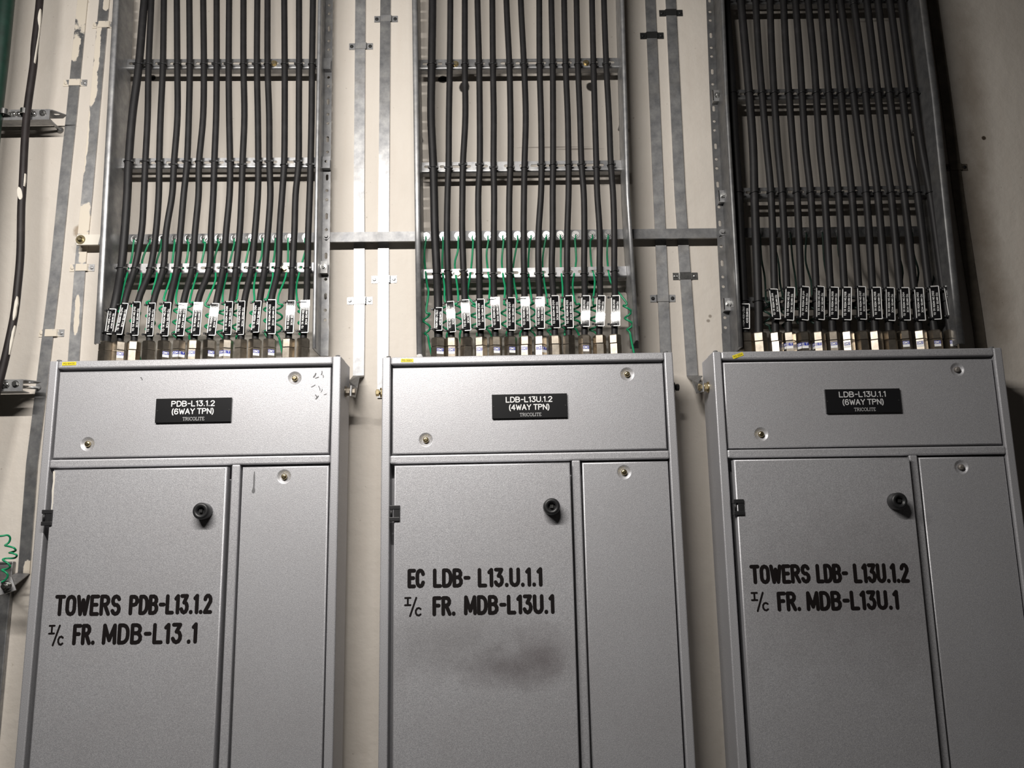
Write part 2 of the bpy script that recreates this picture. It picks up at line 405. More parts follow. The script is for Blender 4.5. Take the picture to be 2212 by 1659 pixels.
def font_text(name, body, size, bold, mat, parent, fn, width=None):
    """engraved sans lettering, centred; fn(u, v) places it"""
    cu = bpy.data.curves.new(name, 'FONT'); cu.body = body; cu.size = size; cu.offset = bold; cu.align_x = 'CENTER'; cu.resolution_u = 3
    o = bpy.data.objects.new(name, cu); COL.objects.link(o)
    me = bpy.data.meshes.new_from_object(o.evaluated_get(bpy.context.evaluated_depsgraph_get()))
    bpy.data.objects.remove(o); bpy.data.curves.remove(cu)
    xs = [v.co.x for v in me.vertices]; k = width/(max(xs)-min(xs)) if width else 1; xc = (max(xs)+min(xs))/2
    for v in me.vertices: v.co = Vector(fn((v.co.x-xc)*k, v.co.y))
    me.name = name; me.materials.clear(); me.materials.append(mat)
    q = bpy.data.objects.new(name, me); COL.objects.link(q); q.parent = parent; WM[q.name] = WM[parent.name].copy()
    return q

# ------------------------------------------------------------------ the wall
mb = MB(); mb.box(-2.6, 2.9, 0, 0.2, 0.0, 3.6)
w = mb.build('wall_back', M['wall']); w['kind'] = 'structure'; w['label'] = 'cream painted plaster wall behind the cabinets'

# ------------------------------------------------------------------ cabinets
CW, CDEP, CH = 0.636, 0.11, 1.15
CABS = [dict(x=-0.9983, z=0.4132, t=0.0007, n='PDB-L13.1.2'), dict(x=-0.2722, z=0.4096, t=0.0016, n='LDB-L13U.1.2'), dict(x=0.4518, z=0.4098, t=-0.0023, n='LDB-L13U.1.1')]
GAP = 0.0035
def panel(mb, x0, x1, z0, z1, y0, y1, dims, bev=0.0028):
    """sheet panel, front at y0, with dished recesses round its latch bolts; local x-z plane"""
    rect = [(x0+bev, z0+bev), (x1-bev, z0+bev), (x1-bev, z1-bev), (x0+bev, z1-bev)]
    holes = [circ(cx, cz, 0.0155, 28) for cx, cz in dims]
    t = bmesh.new(); E = []
    for lp in [rect]+holes:
        vs = [t.verts.new((p[0], 0, p[1])) for p in lp]
        for i in range(len(vs)): E.append(t.edges.new((vs[i], vs[(i+1) % len(vs)])))
    bmesh.ops.triangle_fill(t, use_beauty=True, edges=E)
    for f in t.faces: mb.poly([(v.co.x, y0, v.co.z) for v in f.verts])
    t.free()
    big = [(x0, z0), (x1, z0), (x1, z1), (x0, z1)]
    for i in range(4):
        j = (i+1) % 4
        mid = [(rect[k][0]*.3+big[k][0]*.7, rect[k][1]*.3+big[k][1]*.7) for k in (i, j)]
        mb.quad((rect[i][0], y0, rect[i][1]), (rect[j][0], y0, rect[j][1]), (mid[1][0], y0+bev*.3, mid[1][1]), (mid[0][0], y0+bev*.3, mid[0][1]), True)
        mb.quad((mid[0][0], y0+bev*.3, mid[0][1]), (mid[1][0], y0+bev*.3, mid[1][1]), (big[j][0], y0+bev, big[j][1]), (big[i][0], y0+bev, big[i][1]), True)
        mb.quad((big[i][0], y0+bev, big[i][1]), (big[j][0], y0+bev, big[j][1]), (big[j][0], y1, big[j][1]), (big[i][0], y1, big[i][1]))
    mb.quad(*[(p[0], y1, p[1]) for p in big])
    for cx, cz in dims:
        prof = [(0.0155, 0), (0.0145, .0004), (0.0125, .0016), (0.0095, .0036), (0.0075, .0044), (0.0, .0046)]
        for (ra, da), (rb, db) in zip(prof, prof[1:]):
            A, B = circ(cx, cz, ra, 28), circ(cx, cz, max(rb, 1e-5), 28)
            for k in range(28):
                j = (k+1) % 28
                mb.quad((A[k][0], y0+da, A[k][1]), (A[j][0], y0+da, A[j][1]), (B[j][0], y0+db, B[j][1]), (B[k][0], y0+db, B[k][1]), True)
    bmesh.ops.remove_doubles(mb.bm, verts=list(mb.bm.verts), dist=1e-5)
def latch(parent, x, z, y0, mat):
    m = MB(); m.lathe((x, y0+.0046, z), (0, -1, 0), [(0, .0062), (.0058, .0062), (.0075, .0050), (.0082, .003)], 14, True)
    m.box(x-.0042, x+.0042, y0-.0042, y0-.0034, z-.0006, z+.0006)
    return m.build('latch_bolt', mat, parent, local=True)
LETTER = [  # words of the painted door lettering: (text, x0, x1, baseline left, baseline right, cap height) in photo pixels
    [('TOWERS', 116, 260, 1331, 1330, 46), ('PDB-L13.1.2', 277, 458, 1329, 1326, 44), ('i|c', 103, 137, 1395, 1394, 46), ('FR.', 155, 205, 1394, 1393, 46), ('MDB-L13', 219, 393, 1393, 1391, 46), ('.1', 402, 426, 1391, 1390, 46)],
    [('EC', 880, 918, 1271, 1270, 42), ('LDB-', 935, 1017, 1270, 1269, 42), ('L13.U.1.1', 1032, 1173, 1269, 1267, 42), ('i|c', 874, 911, 1332, 1331, 43), ('FR.', 934, 985, 1331, 1330, 43), ('MDB-L13U.1', 1002, 1199, 1329, 1326, 43)],
    [('TOWERS', 1621, 1752, 1262, 1260, 42), ('LDB-', 1764, 1834, 1260, 1259, 42), ('L13U.1.2', 1845, 1966, 1260, 1259, 43), ('i|c', 1625, 1662, 1321, 1320, 43), ('FR.', 1680, 1732, 1321, 1320, 43), ('MDB-L13U.1', 1743, 1944, 1320, 1317, 43)]]
STICK = [('PO:18400', 134.5, 164.5, 785.5, 1.0), ('PO: 0001.', 866, 893, 778.5, -1.0), ('PO: 0004', 1582, 1606, 768, 19)]
DOORSP = [[], [(0.262, -0.655, .075, .028, (0.10, 0.075, 0.078), .45, .75), (0.33, -0.63, .05, .04, (0.10, 0.075, 0.078), .42, .8), (0.15, -0.60, .12, .05, (0.14, 0.13, 0.13), .35, .8)], [(0.3, -0.52, .2, .12, (0.17, 0.15, 0.15), .3, .8)]]
CAB = []
for i, c in enumerate(CABS):
    root = empty('distribution_board', (c['x'], -FRONT, CAM.z + c['z']), (0, -c['t'], 0)); CAB.append(root)
    tag(root, ['grey painted metal cabinet with nameplate PDB-L13.1.2 and lettering TOWERS PDB-L13.1.2', 'grey painted metal cabinet with nameplate LDB-L13U.1.2 and lettering EC LDB-L13.U.1.1',
               'grey painted metal cabinet with nameplate LDB-L13U.1.1 and lettering TOWERS LDB-L13U.1.2'][i], 'electrical cabinet', 'three distribution boards on the wall')
    inv = WM[root.name].inverted()
    P = M['paint']
    m = MB()
    m.box(0.001, CW-.001, 0.040, CDEP, -CH, -0.0005, 0.002)                    # carcass
    m.box(0, .0185, 0, .05, -CH, 0, .0026); m.box(CW-.0185, CW, 0, .05, -CH, 0, .0026)
    m.box(.0187, CW-.0187, .0005, .05, -.0175, 0, .0036)
    m.box(.0187, CW-.0187, .0005, .05, -.2340, -.2160, .0034)
    m.box(.4075, .4255, .0005, .05, -CH+.02, -.2337, .0026)
    m.box(.0187, CW-.0187, .0005, .05, -CH, -CH+.02, .0026)
    m.build('body', P, root, local=True)
    m = MB(); panel(m, .0222, CW-.0222, -.2130, -.0235, .0040, .015, [(.095, -.183), (.535, -.047)])
    tp = m.build('top_panel', P, root, local=True)
    bm_ = [M['bolt'], M['bolt'], M['bolt']][i]
    latch(tp, .095, -.183, .0040, bm_); latch(tp, .535, -.047, .0040, M['bolt_dull'] if i == 2 else bm_)
    m = MB(); panel(m, .4295, CW-.0222, -CH+.024, -.2385, .0040, .015, [(.519, -.2605)])
    sp = m.build('side_panel', P, root, local=True)
    latch(sp, .519, -.2605, .0040, M['bolt_dull'] if i == 2 else bm_)
    m = MB(); panel(m, (.0355, .0300, .0275)[i], .4020, -CH+.024, -.2390, -.013, .008, [])
    door = m.build('door', paint_mat('grey_hammer_paint_door', DOORSP[i]) if DOORSP[i] else P, root, local=True)
    # knob: ribbed black turn-lock with a square key hole
    kx, kz = .360, -.332; yd = -.013
    m = MB(); m.lathe((kx, yd, kz), (0, -1, 0), [(0, .0155), (.004, .0175), (.022, .0175), (.0265, .0155), (.0275, .0135), (.0272, .0085), (.020, .0082)], 28)
    kb = m.build('knob', M['black'], door, local=True)
    m = MB(); m.lathe((kx, yd-.0195, kz), (0, -1, 0), [(0, .0050), (.0052, .0044)], 4, False, math.pi/4)
    ks = m.build('key_square', M['bolt_dark'] if i != 1 else M['zinc'], kb, local=True)
    for hz in (-.339, -1.03):
        m = MB(); m.box(.0205, .0425, yd-.004, .0, hz-.0165, hz-.008, .001); m.box(.0205, .0425, yd-.004, .0, hz+.008, hz+.0165, .001)
        m.box(.030, .0425, yd-.003, .0, hz-.0085, hz+.0085, .0008); m.cyl((.0245, yd-.001, hz-.009), (.0245, yd-.001, hz+.009), .0026, 8)
        m.build('hinge', M['black'], door, local=True)
    # painted lettering
    m = MB()
    for (txt, xa, xb, ba, bb, chh) in LETTER[i]:
        a = inv @ at(xa, ba, -FRONT+yd-.0004); b = inv @ at(xb, bb, -FRONT+yd-.0004); t = inv @ at(xa, ba-chh, -FRONT+yd-.0004)
        h = t.z-a.z; L = b.x-a.x; sl = (b.z-a.z)/L
        fn = (lambda u, v, a=a, sl=sl: (a.x+u, yd-.0004, a.z+v+u*sl))
        sw = .0077 if txt != 'i|c' else .0038
        write(m, txt, GB, fn, sw/2 if txt != 'i|c' else 0, L-sw/2, sw/2, h-sw, sw, gap=0.225 if txt != 'i|c' else -0.04)
    m.build('lettering', M['ink'], door, local=True)
    # nameplate
    m = MB(); m.box(.2385, .4015, -.0015, .0050, -.1405, -.0880, .0004, 1)
    npl = m.build('nameplate', M['plate'], tp, local=True)
    ctr = .32
    l1, l2 = (c['n'], '(6WAY TPN)') if i != 1 else (c['n'], '(4WAY TPN)')
    GN = glyphs(.72); fs = lambda u, v: (u, -.00175, v); m = MB()
    w1, w2 = ([.092, .099, .100][i], [.089, .086, .088][i])
    write(m, l1, GN, fs, ctr-.001-w1/2, ctr-.001+w1/2, -.1053, .0108, .0021, gap=.26)
    write(m, l2, GN, fs, ctr-.001-w2/2, ctr-.001+w2/2, -.1222, .0108, .0021, gap=.24)
    m.build('lettering', M['white'] if i < 2 else M['white_dim'], npl, local=True)
    m = MB(); wq = .72
    sf = {'T': [[(0, .8), (0, 1), (wq, 1), (wq, .8)], [(wq/2, 1), (wq/2, 0)], [(wq*.25, 0), (wq*.75, 0)]], 'I': [[(.12, 0), (.12, 1)], [(0, 0), (.24, 0)], [(0, 1), (.24, 1)]],
          'R': [[(.12, 0), (.12, 1)], [(0, 0), (.24, 0)], [(0, 1), (.4, 1)]+arc(.4, .76, .25, .24, 80, -90, 5)+[(.12, .52)], [(.38, .52), (.66, 0), (.78, 0)]], 'C': [arc(.4, .5, .38, .52, 40, 325, 9), [(.7, .72), (.7, .98)]],
          'O': [arc(.4, .5, .4, .52, 0, 360, 13)], 'L': [[(.12, 1), (.12, 0)], [(0, 1), (.26, 1)], [(0, 0), (.6, 0), (.6, .22)]], 'E': [[(.12, 0), (.12, 1)], [(.58, .8), (.58, 1), (0, 1)], [(0, 0), (.6, 0), (.6, .22)], [(.12, .52), (.45, .52)]]}
    sg = {k: ({'I': .26, 'L': .62, 'E': .62, 'T': .72, 'R': .78, 'C': .78, 'O': .8}[k], v) for k, v in sf.items()}
    write(m, 'TRICOLITE', sg, fs, ctr-.0215, ctr+.0245, -.1365, .0066, .0008, gap=.14, caps=False)
    m.build('maker_lettering', M['white_dim'], npl, local=True)
    m = MB()
    for sx in (.2425, .3975): m.lathe((sx, -.0015, -.1145), (0, -1, 0), [(0, .0019), (.0006, .0014)], 10)
    m.build('rivet', M['bolt_dark'], npl, local=True)
    # inventory sticker
    txt, xa, xb, py, an = STICK[i]
    a = inv @ at((xa+xb)/2, py, -FRONT); hw = (inv @ at(xb, py, -FRONT)).x - a.x; hh = .0038
    ca, sa = math.cos(R(an)), math.sin(R(an))
    fn = lambda u, v, y=-.0003: (a.x+u*ca-v*sa, y, a.z+u*sa+v*ca)
    m = MB(); m.hexa([fn(-hw, -hh, .001), fn(hw, -hh, .001), fn(hw, hh, .001), fn(-hw, hh, .001), fn(-hw, -hh), fn(hw, -hh), fn(hw, hh), fn(-hw, hh)])
    stk = m.build('sticker', M['yellow'], root, local=True)
    m = MB(); write(m, txt, GT, lambda u, v: fn(u, v, -.0006), -hw*.8, hw*.8, -.0017, .0034, .0006, caps=False)
    m.build('lettering', M['ink_yellow'], stk, local=True)
    # screws on the corner posts
    for sx in (.011, CW-.011):
        m = MB(); m.lathe((sx, .02, -.0005), (0, 0, 1), [(0, .0075), (.0015, .0075), (.0016, .0055), (.006, .0052), (.007, .003)], 12)
        m.build('post_screw', M['galv_rail'], root, local=True)
    # earthing bolts on the side walls
    for sd in (-1, 1):
        if (i == 0 and sd < 0) or (i == 2 and sd > 0): continue
        mt = [None, [M['bolt'], M['bolt_dark']], [M['bolt'], None]][i] if i else [None, M['brass_dull']]
        mt = mt[0 if sd < 0 else 1]
        x0 = .001 if sd < 0 else CW-.001; yb = .06; zb = -.068
        m = MB()
        m.lathe((x0, yb, zb), (sd, 0, 0), [(0, .0125), (.003, .0125)], 18)
        m.lathe((x0+sd*.003, yb, zb), (sd, 0, 0), [(0, .0095), (.008, .0095)], 6, False)
        m.lathe((x0+sd*.011, yb, zb), (sd, 0, 0), [(0, .0115), (.002, .0115)], 18)
        m.cyl((x0+sd*.013, yb, zb), (x0+sd*.022, yb, zb), .0045, 12)
        m.lathe((x0+sd*.016, yb, zb), (sd, 0, 0), [(0, .008), (.0065, .008), (.0075, .006)], 6, False)
        m.build('earthing_bolt', mt, root, local=True)
# marks on the first cabinet
r1 = CAB[0]; inv = WM[r1.name].inverted()
def child(root, name): return [o for o in root.children if o.name.split('.')[0] == name][0]
d1, s1, t1 = child(r1, 'door'), child(r1, 'side_panel'), child(r1, 'top_panel')
m = MB(); pp = [(117, 1018), (116.5, 1040), (114, 1060), (113.5, 1085), (111, 1106)]
L = [inv @ at(x, y, -FRONT-.0134) for x, y in pp]
for k in range(4):
    wa, wb = (.0024, .0019, .0021, .0014, .001)[k:k+2]
    m.quad((L[k].x-wa, -.0134, L[k].z), (L[k].x+wa, -.0134, L[k].z), (L[k+1].x+wb, -.0134, L[k+1].z), (L[k+1].x-wb, -.0134, L[k+1].z))
m.build('paint_drip', M['cream_drip'], d1, local=True)
m = MB(); pp = [(548.5, 1018, .8), (548, 1030, 1.8), (547.5, 1046, 1.6), (547, 1053, 1.7), (546.7, 1057, 2.8), (546.4, 1060, 3.6), (546, 1063, 3.0), (546, 1065, 1.2)]
L = [(inv @ at(x, y, -FRONT), wd_*.001) for x, y, wd_ in pp]
for (a, wa), (b, wb) in zip(L, L[1:]): m.quad((a.x-wa, .0036, a.z), (a.x+wa, .0036, a.z), (b.x+wb, .0036, b.z), (b.x-wb, .0036, b.z))
m.build('paint_drip', M['scuff'], s1, local=True)
m = MB()
for (x, y, a, l, wd_) in [(679, 810, 60, 9, 3), (684, 815, 20, 7, 2), (694, 805, 80, 8, 2), (697, 812, 100, 6, 1.6), (676, 833, 30, 9, 1.6), (689, 838, 110, 10, 1.6), (694, 843, 70, 7, 1.4), (684, 858, 50, 8, 2.6), (682, 855, 120, 6, 2), (702, 851, 20, 5, 1.4), (304, 817, 120, 6, 2.0)]:
    p = inv @ at(x, y, -FRONT); dx, dz = math.cos(R(a))*l*.0005, math.sin(R(a))*l*.0005
    m.stroke([(p.x-dx, p.z-dz), (p.x+.0008, p.z), (p.x+dx, p.z+dz)], wd_*.001, lambda u, v: (u, .0036, v))
m.build('scuff_marks', M['scuff'], t1, local=True)

# thin metal plate that only shows its corner
p = at(28, 1213, -.014)
m = MB(); m.box(p.x-.4, p.x, -.014, -.0005, .80, p.z, .002); m.box(p.x-.4, p.x-.0015, -.0165, -.013, p.z-.004, p.z-.0005)
o = m.build('metal_plate', M['galv_dull'], None, p); tag(o, 'flat grey metal plate on the wall at the edge, below the coiled green wire', 'metal plate')

# ------------------------------------------------------------------ cable trays
YB, YF = -.033, -.115           # back flange and front lip planes of the trays
TR = [dict(L=[(259, -120), (256, 0), (222, 640), (216, 742)], Rr=[(688, -120), (686, 0), (674, 720), (673.5, 752)], lw=(.015, .009),
           rungs=[(278, 128, 697, 127), (262, 342, 690, 340), (246, 570, 684, 567)], lab='left galvanised cable tray above cabinet PDB-L13.1.2'),
      dict(L=[(899, -120), (901, 0), (907, 420), (912, 764)], Rr=[(1337, -120), (1340, 0), (1352, 420), (1372, 735)], lw=(.013, .010),
           rungs=[(904, 129, 1336, 125), (910, 351, 1344, 346), (918, 582, 1356, 575)], lab='middle galvanised cable tray above cabinet LDB-L13U.1.2'),
      dict(L=[(1561, -120), (1566, 0), (1575, 210), (1598, 600), (1606, 748)], Rr=[(1970, -120), (1987, 0), (2014, 210), (2054, 600), (2070, 742)], lw=(.010, .017),
           rungs=[(1580, -12, 1985, -16), (1590, 194, 2004, 188), (1600, 406, 2030, 400), (1612, 642, 2056, 636)], lab='shaded galvanised cable tray above cabinet LDB-L13U.1.1')]
for t in TR:
    for k in ('L', 'Rr'):
        (x0, y0), (x1, y1) = t[k][:2]; t[k].insert(0, (x0+(x0-x1)*2.2, -384))
TRAY = []
for ti, t in enumerate(TR):
    YF = (-.115, -.115, -.134)[ti]; YR = (-.057, -.057, -.074)[ti]
    mid = at((t['L'][-1][0]+t['Rr'][-1][0])/2, t['L'][-1][1], YB)
    root = empty('cable_tray', mid); tag(root, t['lab'], 'cable tray', 'three ladder cable trays'); TRAY.append(root)
    for sd, key, lw in ((-1, 'L', t['lw'][0]), (1, 'Rr', t['lw'][1])):
        F = [at(x, y, YF) for x, y in t[key]]          # bend between side plate and front lip
        m = MB(); TH = .002
        prof = [(.0022*sd, YB), (0, YB), (0, YF+.004)]+[(lw*sd*(.5-.5*math.cos(math.pi*k/8)), YF+.004-.004*math.sin(math.pi*k/8)) for k in range(1, 9)]+[(lw*sd, YF+.010), (lw*sd-.0018*sd, YF+.010), (lw*sd-.0018*sd, YF+.005)]
        prof += [(lw*sd*.5, YF+.0022), (.0022*sd, YF+.005)]
        rows = [[m.bm.verts.new((f_.x+a, b, f_.z)) for a, b in prof] for f_ in F]
        for ra, rb in zip(rows, rows[1:]):
            for k in range(len(prof)):
                q = (k+1) % len(prof); fc = m.bm.faces.new((ra[k], ra[q], rb[q], rb[k])); fc.smooth = 2 <= k <= 9
        m.bm.faces.new(rows[0]); m.bm.faces.new(list(reversed(rows[-1])))
        # perforated back flange, real slots
        zt_, zb_ = F[0].z, F[-1].z
        def xz(z):
            for a, b in zip(F, F[1:]):
                if b.z <= z <= a.z: return a.x+(b.x-a.x)*(a.z-z)/(a.z-b.z)
            return F[-1].x
        zz = zt_
        while zz-.1 > zb_ and len(m.bm.faces) < 60000:
            z2 = max(zb_, zz-.1)
            hl = [slot_v for slot_v in ([(p[1], p[0]) for p in slot(zz-.028, .0115, .016, .0065)], circ(.0115, zz-.062, .0038, 10), circ(.0115, zz-.086, .0038, 10))]
            m.plate([(0, zz), (.020, zz), (.020, z2), (0, z2)], hl, TH, lambda u, v, w_: (xz(v)+u*sd, YB-TH+w_, v)); zz = z2
        m.box(min(xz(zb_), xz(zb_)+.02*sd), max(xz(zb_), xz(zb_)+.02*sd), YB-TH, YB, zb_, zz)
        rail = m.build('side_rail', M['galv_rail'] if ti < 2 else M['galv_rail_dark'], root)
        # wall stand-offs behind the flange
        for zq in [zb_+.15+k*.42 for k in range(4)]:
            if zq > zt_: continue
            mm = MB(); mm.cyl((xz(zq)+.005*sd, YB, zq), (xz(zq)+.005*sd, .004, zq), .004, 8); mm.build('spacer', M['galv_dull'], rail)
        # clips with bolts on the flange
        CL = {(0, 1): [(708, 143, 0), (706.5, 355, 1), (701, 580, 2)], (2, -1): [(1546, 212, 2), (1559, 428, 2), (1570, 660, 2)]}.get((ti, sd), [])
        for (cx_, cy_, k) in CL:
            pc = at(cx_, cy_, YB-.004); mm = MB()
            hl = [circ(0, .001, .0032, 12)] if k == 1 else []
            mm.plate([(-.010, -.014), (.010, -.014), (.010, .014), (-.010, .014)], hl, .002, lambda u, v, w_: (pc.x+u, YB-.018+w_, pc.z+v))
            mm.box(pc.x-.010, pc.x+.010, YB-.018, YB-.002, pc.z-.016, pc.z-.014)
            mm.box(pc.x-.010, pc.x-.0085, YB-.018, YB-.002, pc.z-.014, pc.z+.014)
            cl = mm.build('clip', M['galv_dull'] if k else M['galv_rail'], rail)
            if k == 2:
                mm = MB(); mm.lathe((pc.x, YB-.018, pc.z), (0, -1, 0), [(0, .0075), (.0012, .0075)], 16); mm.lathe((pc.x, YB-.0192, pc.z), (0, -1, 0), [(0, .0055), (.0045, .0055)], 6, False)
                mm.lathe((pc.x, YB-.0237, pc.z), (0, -1, 0), [(0, .003), (.003, .003)], 10)
                mm.build('clip_bolt', M['zinc'], cl)
    for ri, (xa, ya, xb, yb) in enumerate(t['rungs']):
        A, B = at(xa, ya, YR), at(xb, yb, YR)
        # stop between the side plates
        def rail_x(key, z):
            F = [at(x, y, YF) for x, y in t[key]]
            for a, b in zip(F, F[1:]):
                if b.z <= z <= a.z: return a.x+(b.x-a.x)*(a.z-z)/(a.z-b.z)
            return F[0].x
        xl, xr = rail_x('L', A.z)+.0005, rail_x('Rr', B.z)-.0005; sl = (B.z-A.z)/(B.x-A.x); Ln = xr-xl
        z0 = A.z+(xl-A.x)*sl
        hl = []; u = .018; k = 0
        while u < Ln-.018:
            hl.append(slot(u, -.0115, .026 if k % 2 == 0 else .012, .0068, 5)); u += .034 if k % 2 else .030; k += 1
        fn = lambda u, v, w_: (xl+u, YR+w_, z0+u*sl+v)
        m = MB(); m.plate([(0, -.022), (Ln, -.022), (Ln, 0), (0, 0)], hl, .002, fn)
        for q in range(4):                                   # rounded lower bend and bottom return
            a0, a1 = R(90*q/4), R(90*(q+1)/4)
            c0, c1 = (.005-.005*math.cos(a0), -.022-.005*math.sin(a0)), (.005-.005*math.cos(a1), -.022-.005*math.sin(a1))
            m.quad(fn(0, c0[1], c0[0]), fn(Ln, c0[1], c0[0]), fn(Ln, c1[1], c1[0]), fn(0, c1[1], c1[0]), True)
        m.hexa([fn(0, -.027, .005), fn(Ln, -.027, .005), fn(Ln, -.025, .005), fn(0, -.025, .005), fn(0, -.027, .022), fn(Ln, -.027, .022), fn(Ln, -.025, .022), fn(0, -.025, .022)])
        m.hexa([fn(0, -.002, .002), fn(Ln, -.002, .002), fn(Ln, 0, .002), fn(0, 0, .002), fn(0, -.002, .012), fn(Ln, -.002, .012), fn(Ln, 0, .012), fn(0, 0, .012)])
        rung = m.build('rung', M['galv_rung'], root)
        for bx in {(0, 0): [(592, 137)], (1, 0): [(984, 138), (1266, 136)], (1, 2): [(989, 592)], (0, 2): [(615, 580)]}.get((ti, ri), []):
            p = at(*bx, -.058); mm = MB()
            mm.lathe((p.x, YR, p.z), (0, -1, 0), [(0, .008), (.0015, .008)], 16); mm.lathe((p.x, YR-.0015, p.z), (0, -1, 0), [(0, .0058), (.005, .0058)], 6, False)
            mm.build('rung_bolt', M['bolt'], rung)

# ------------------------------------------------------------------ cables, glands, tags
T1 = dict(ys=[-120, 0, 140, 250, 350, 420, 500, 580, 650, 720], c=[
    [324, 312, 300, 286, 278, 275, 269.6, 262, 250, 233], [331, 327, 321, 319, 314, 311, 306, 291, 270, 261], [356, 354, 352, 347, 344, 343, 337, 325, 299, 291],
    [381, 382, 383, 383.5, 376, 372, 359, 353, 332, 324], [408, 409, 410, 408, 404, 397, 390, 382, 367, 357], [438, 439, 440.5, 439, 430, 429, 421.5, 415, 397, 389],
    [468, 468, 468, 467, 463, 461, 456, 452, 428, 420.5], [496, 495, 494, 495, 497, 496, 488.6, 482, 468, 455], [526, 526, 526, 528, 524, 522, 518, 510, 501, 491],
    [557, 556, 555, 557, 558, 557, 551, 543, 528, 521.5], [578, 578, 578, 581.5, 582, 584, 579, 572, 561, 552.5], [613, 614, 615, 615, 614, 609.5, 604, 601, 586, 583.5],
    [646, 646, 646, 645.6, 645, 638.6, 636, 632, 629, 624], [677, 676, 674, 673, 671, 669, 666, 664, 662, 656]])
z5 = [[215, 367, 490, 598, 725, 845, 968, 1125, 1228, 1337, 1443, 1575, 1677], [208, 362, 490, 612, 730, 870, 995, 1128, 1240, 1350, 1455, 1588, 1697], [203, 355, 495, 618, 737, 880, 1010, 1140, 1243, 1368, 1473, 1600, 1720],
      [220, 352, 475, 618, 735, 880, 1000, 1145, 1243, 1375, 1485, 1612, 1735], [228, 343, 470, 605, 740, 870, 995, 1140, 1240, 1375, 1505, 1620, 1755], [235, 338, 468, 607, 738, 868, 992, 1120, 1240, 1365, 1510, 1640, 1765],
      [250, 345, 478, 612, 735, 870, 995, 1118, 1232, 1362, 1508, 1640, 1765], [262, 360, 490, 617, 740, 873, 1000, 1130, 1250, 1365, 1515, 1645, 1770], [265, 375, 503, 625, 750, 880, 1005, 1132, 1258, 1378, 1512, 1638, 1768]]
T2 = dict(ys=[-120, 0, 140, 250, 350, 420, 500, 580, 650, 720], c=[[880+z5[0][k]/3.95-1]+[880+r[k]/3.95 for r in z5] for k in range(13)])
ya_ = [[1567, 1578, 1588, 1596, 1610], [1600, 1612, 1626, 1630, 1640], [1632, 1640, 1655, 1666, 1676], [1663, 1668, 1679, 1690, 1704], [1692, 1699, 1712, 1722, 1735], [1718, 1728, 1739, 1752, 1768], [1745, 1758, 1770, 1782, 1799],
       [1772, 1784, 1799, 1812, 1830], [1797, 1809, 1827, 1841, 1862], [1815, 1833, 1856, 1872, 1891], [1843, 1861, 1881, 1897, 1922], [1872, 1888, 1908, 1926, 1953], [1896, 1912, 1935, 1954, 1986], [1922, 1940, 1962, 1983, 2019], [1946, 1963, 1988, 2011, 2053]]
T3 = dict(ys=[0, 130, 305, 430, 640, 720], c=[[a, b, c_, d, (d*1.0+e*2)/3+1, e] for a, b, c_, d, e in ya_])
for q in T3['c']: q.insert(0, q[0]-(q[1]-q[0])*.9)
T3['ys'].insert(0, -120)
for T in (T1, T2, T3):
    T['ys'].insert(0, -360)
    for q in T['c']: q.insert(0, q[0]+(q[0]-q[1])*1.6)
TAGS = [
    [((244.4, 667), (234.2, 722), 20), ((267.7, 652.5), (258.4, 725.3), 17.5), ((296.7, 652), (289.6, 725), 19), ((329, 654), (322.3, 726.6), 19), ((362, 652.5), (355, 726.6), 18), ((395, 654), (388.9, 727), 19.5), ((428, 652), (423.4, 726), 20.5),
     ((464, 654), (457, 726), 20), ((495.7, 651), (490, 723.4), 19), ((523, 650), (518, 723.4), 17.8), ((555.3, 647), (552.7, 721), 17.8), ((587.5, 647), (584.6, 721.5), 21), ((628.5, 648), (625.4, 721), 20), ((659.2, 647.5), (657, 720), 20.7)],
    [((947.3, 662), (947, 716.5), 18.5), ((971.8, 649.4), (976.5, 719), 19), ((1004.3, 646), (1008.9, 715.8), 19.5), ((1037, 643), (1039.5, 715), 20), ((1069, 641), (1072.8, 712.7), 20.5), ((1104, 642.4), (1104.3, 714), 20), ((1134, 640), (1136.5, 712.7), 20),
     ((1166.8, 640), (1167, 711.4), 20.5), ((1198, 638), (1201, 709), 20), ((1228, 638), (1230, 709), 19.7), ((1266, 637), (1264.3, 707), 20), ((1299, 637), (1296, 706), 20), ((1330, 637), (1329.8, 705.7), 20)],
    [((1609, 656), (1610, 710.4), 20.6), None, ((1672.3, 621), (1675.3, 692.7), 20), ((1706.3, 620.5), (1705.6, 692), 21), ((1738.6, 618.6), (1737.5, 691.4), 21), ((1771.4, 618), (1772.5, 690.8), 20), ((1800.8, 620), (1802, 689), 21), ((1828.8, 620), (1829.8, 691.4), 20.5),
     ((1859.5, 618.6), (1864, 690), 21), ((1892, 620), (1896.5, 689.5), 21), ((1921.5, 620.8), (1925, 692.7), 21), ((1952.8, 621), (1958.7, 692), 20.5), ((1984, 621), (1990, 692.7), 21), ((2016, 618), (2025, 690), 21), ((2046.6, 617.3), (2059, 686), 19.5)]]
TXT = [['FROM MDB-L13.1']+['TO TR ROOM NO.%d' % n for n in (2114, 2112, 2111, 2110, 2109, 2108, 2107, 2106, 2105, 2104, 2103, 2102, 2101)],
       ['FROM MDB-L13U.1']+['TO EC ROOM NO.%d' % n for n in range(2131, 2119, -1)],
       ['FROM MDB-L13U.1', None]+['TO TR ROOM NO.%d' % n for n in (2114, 2112, 2111, 2110, 2109, 2108, 2107, 2106, 2105, 2104, 2103, 2102, 2101)]]
SUB = ['4CX16 SQ.MM CU.', '4CX10 SQ.MM CU.', '4CX10 SQ.MM CU.']
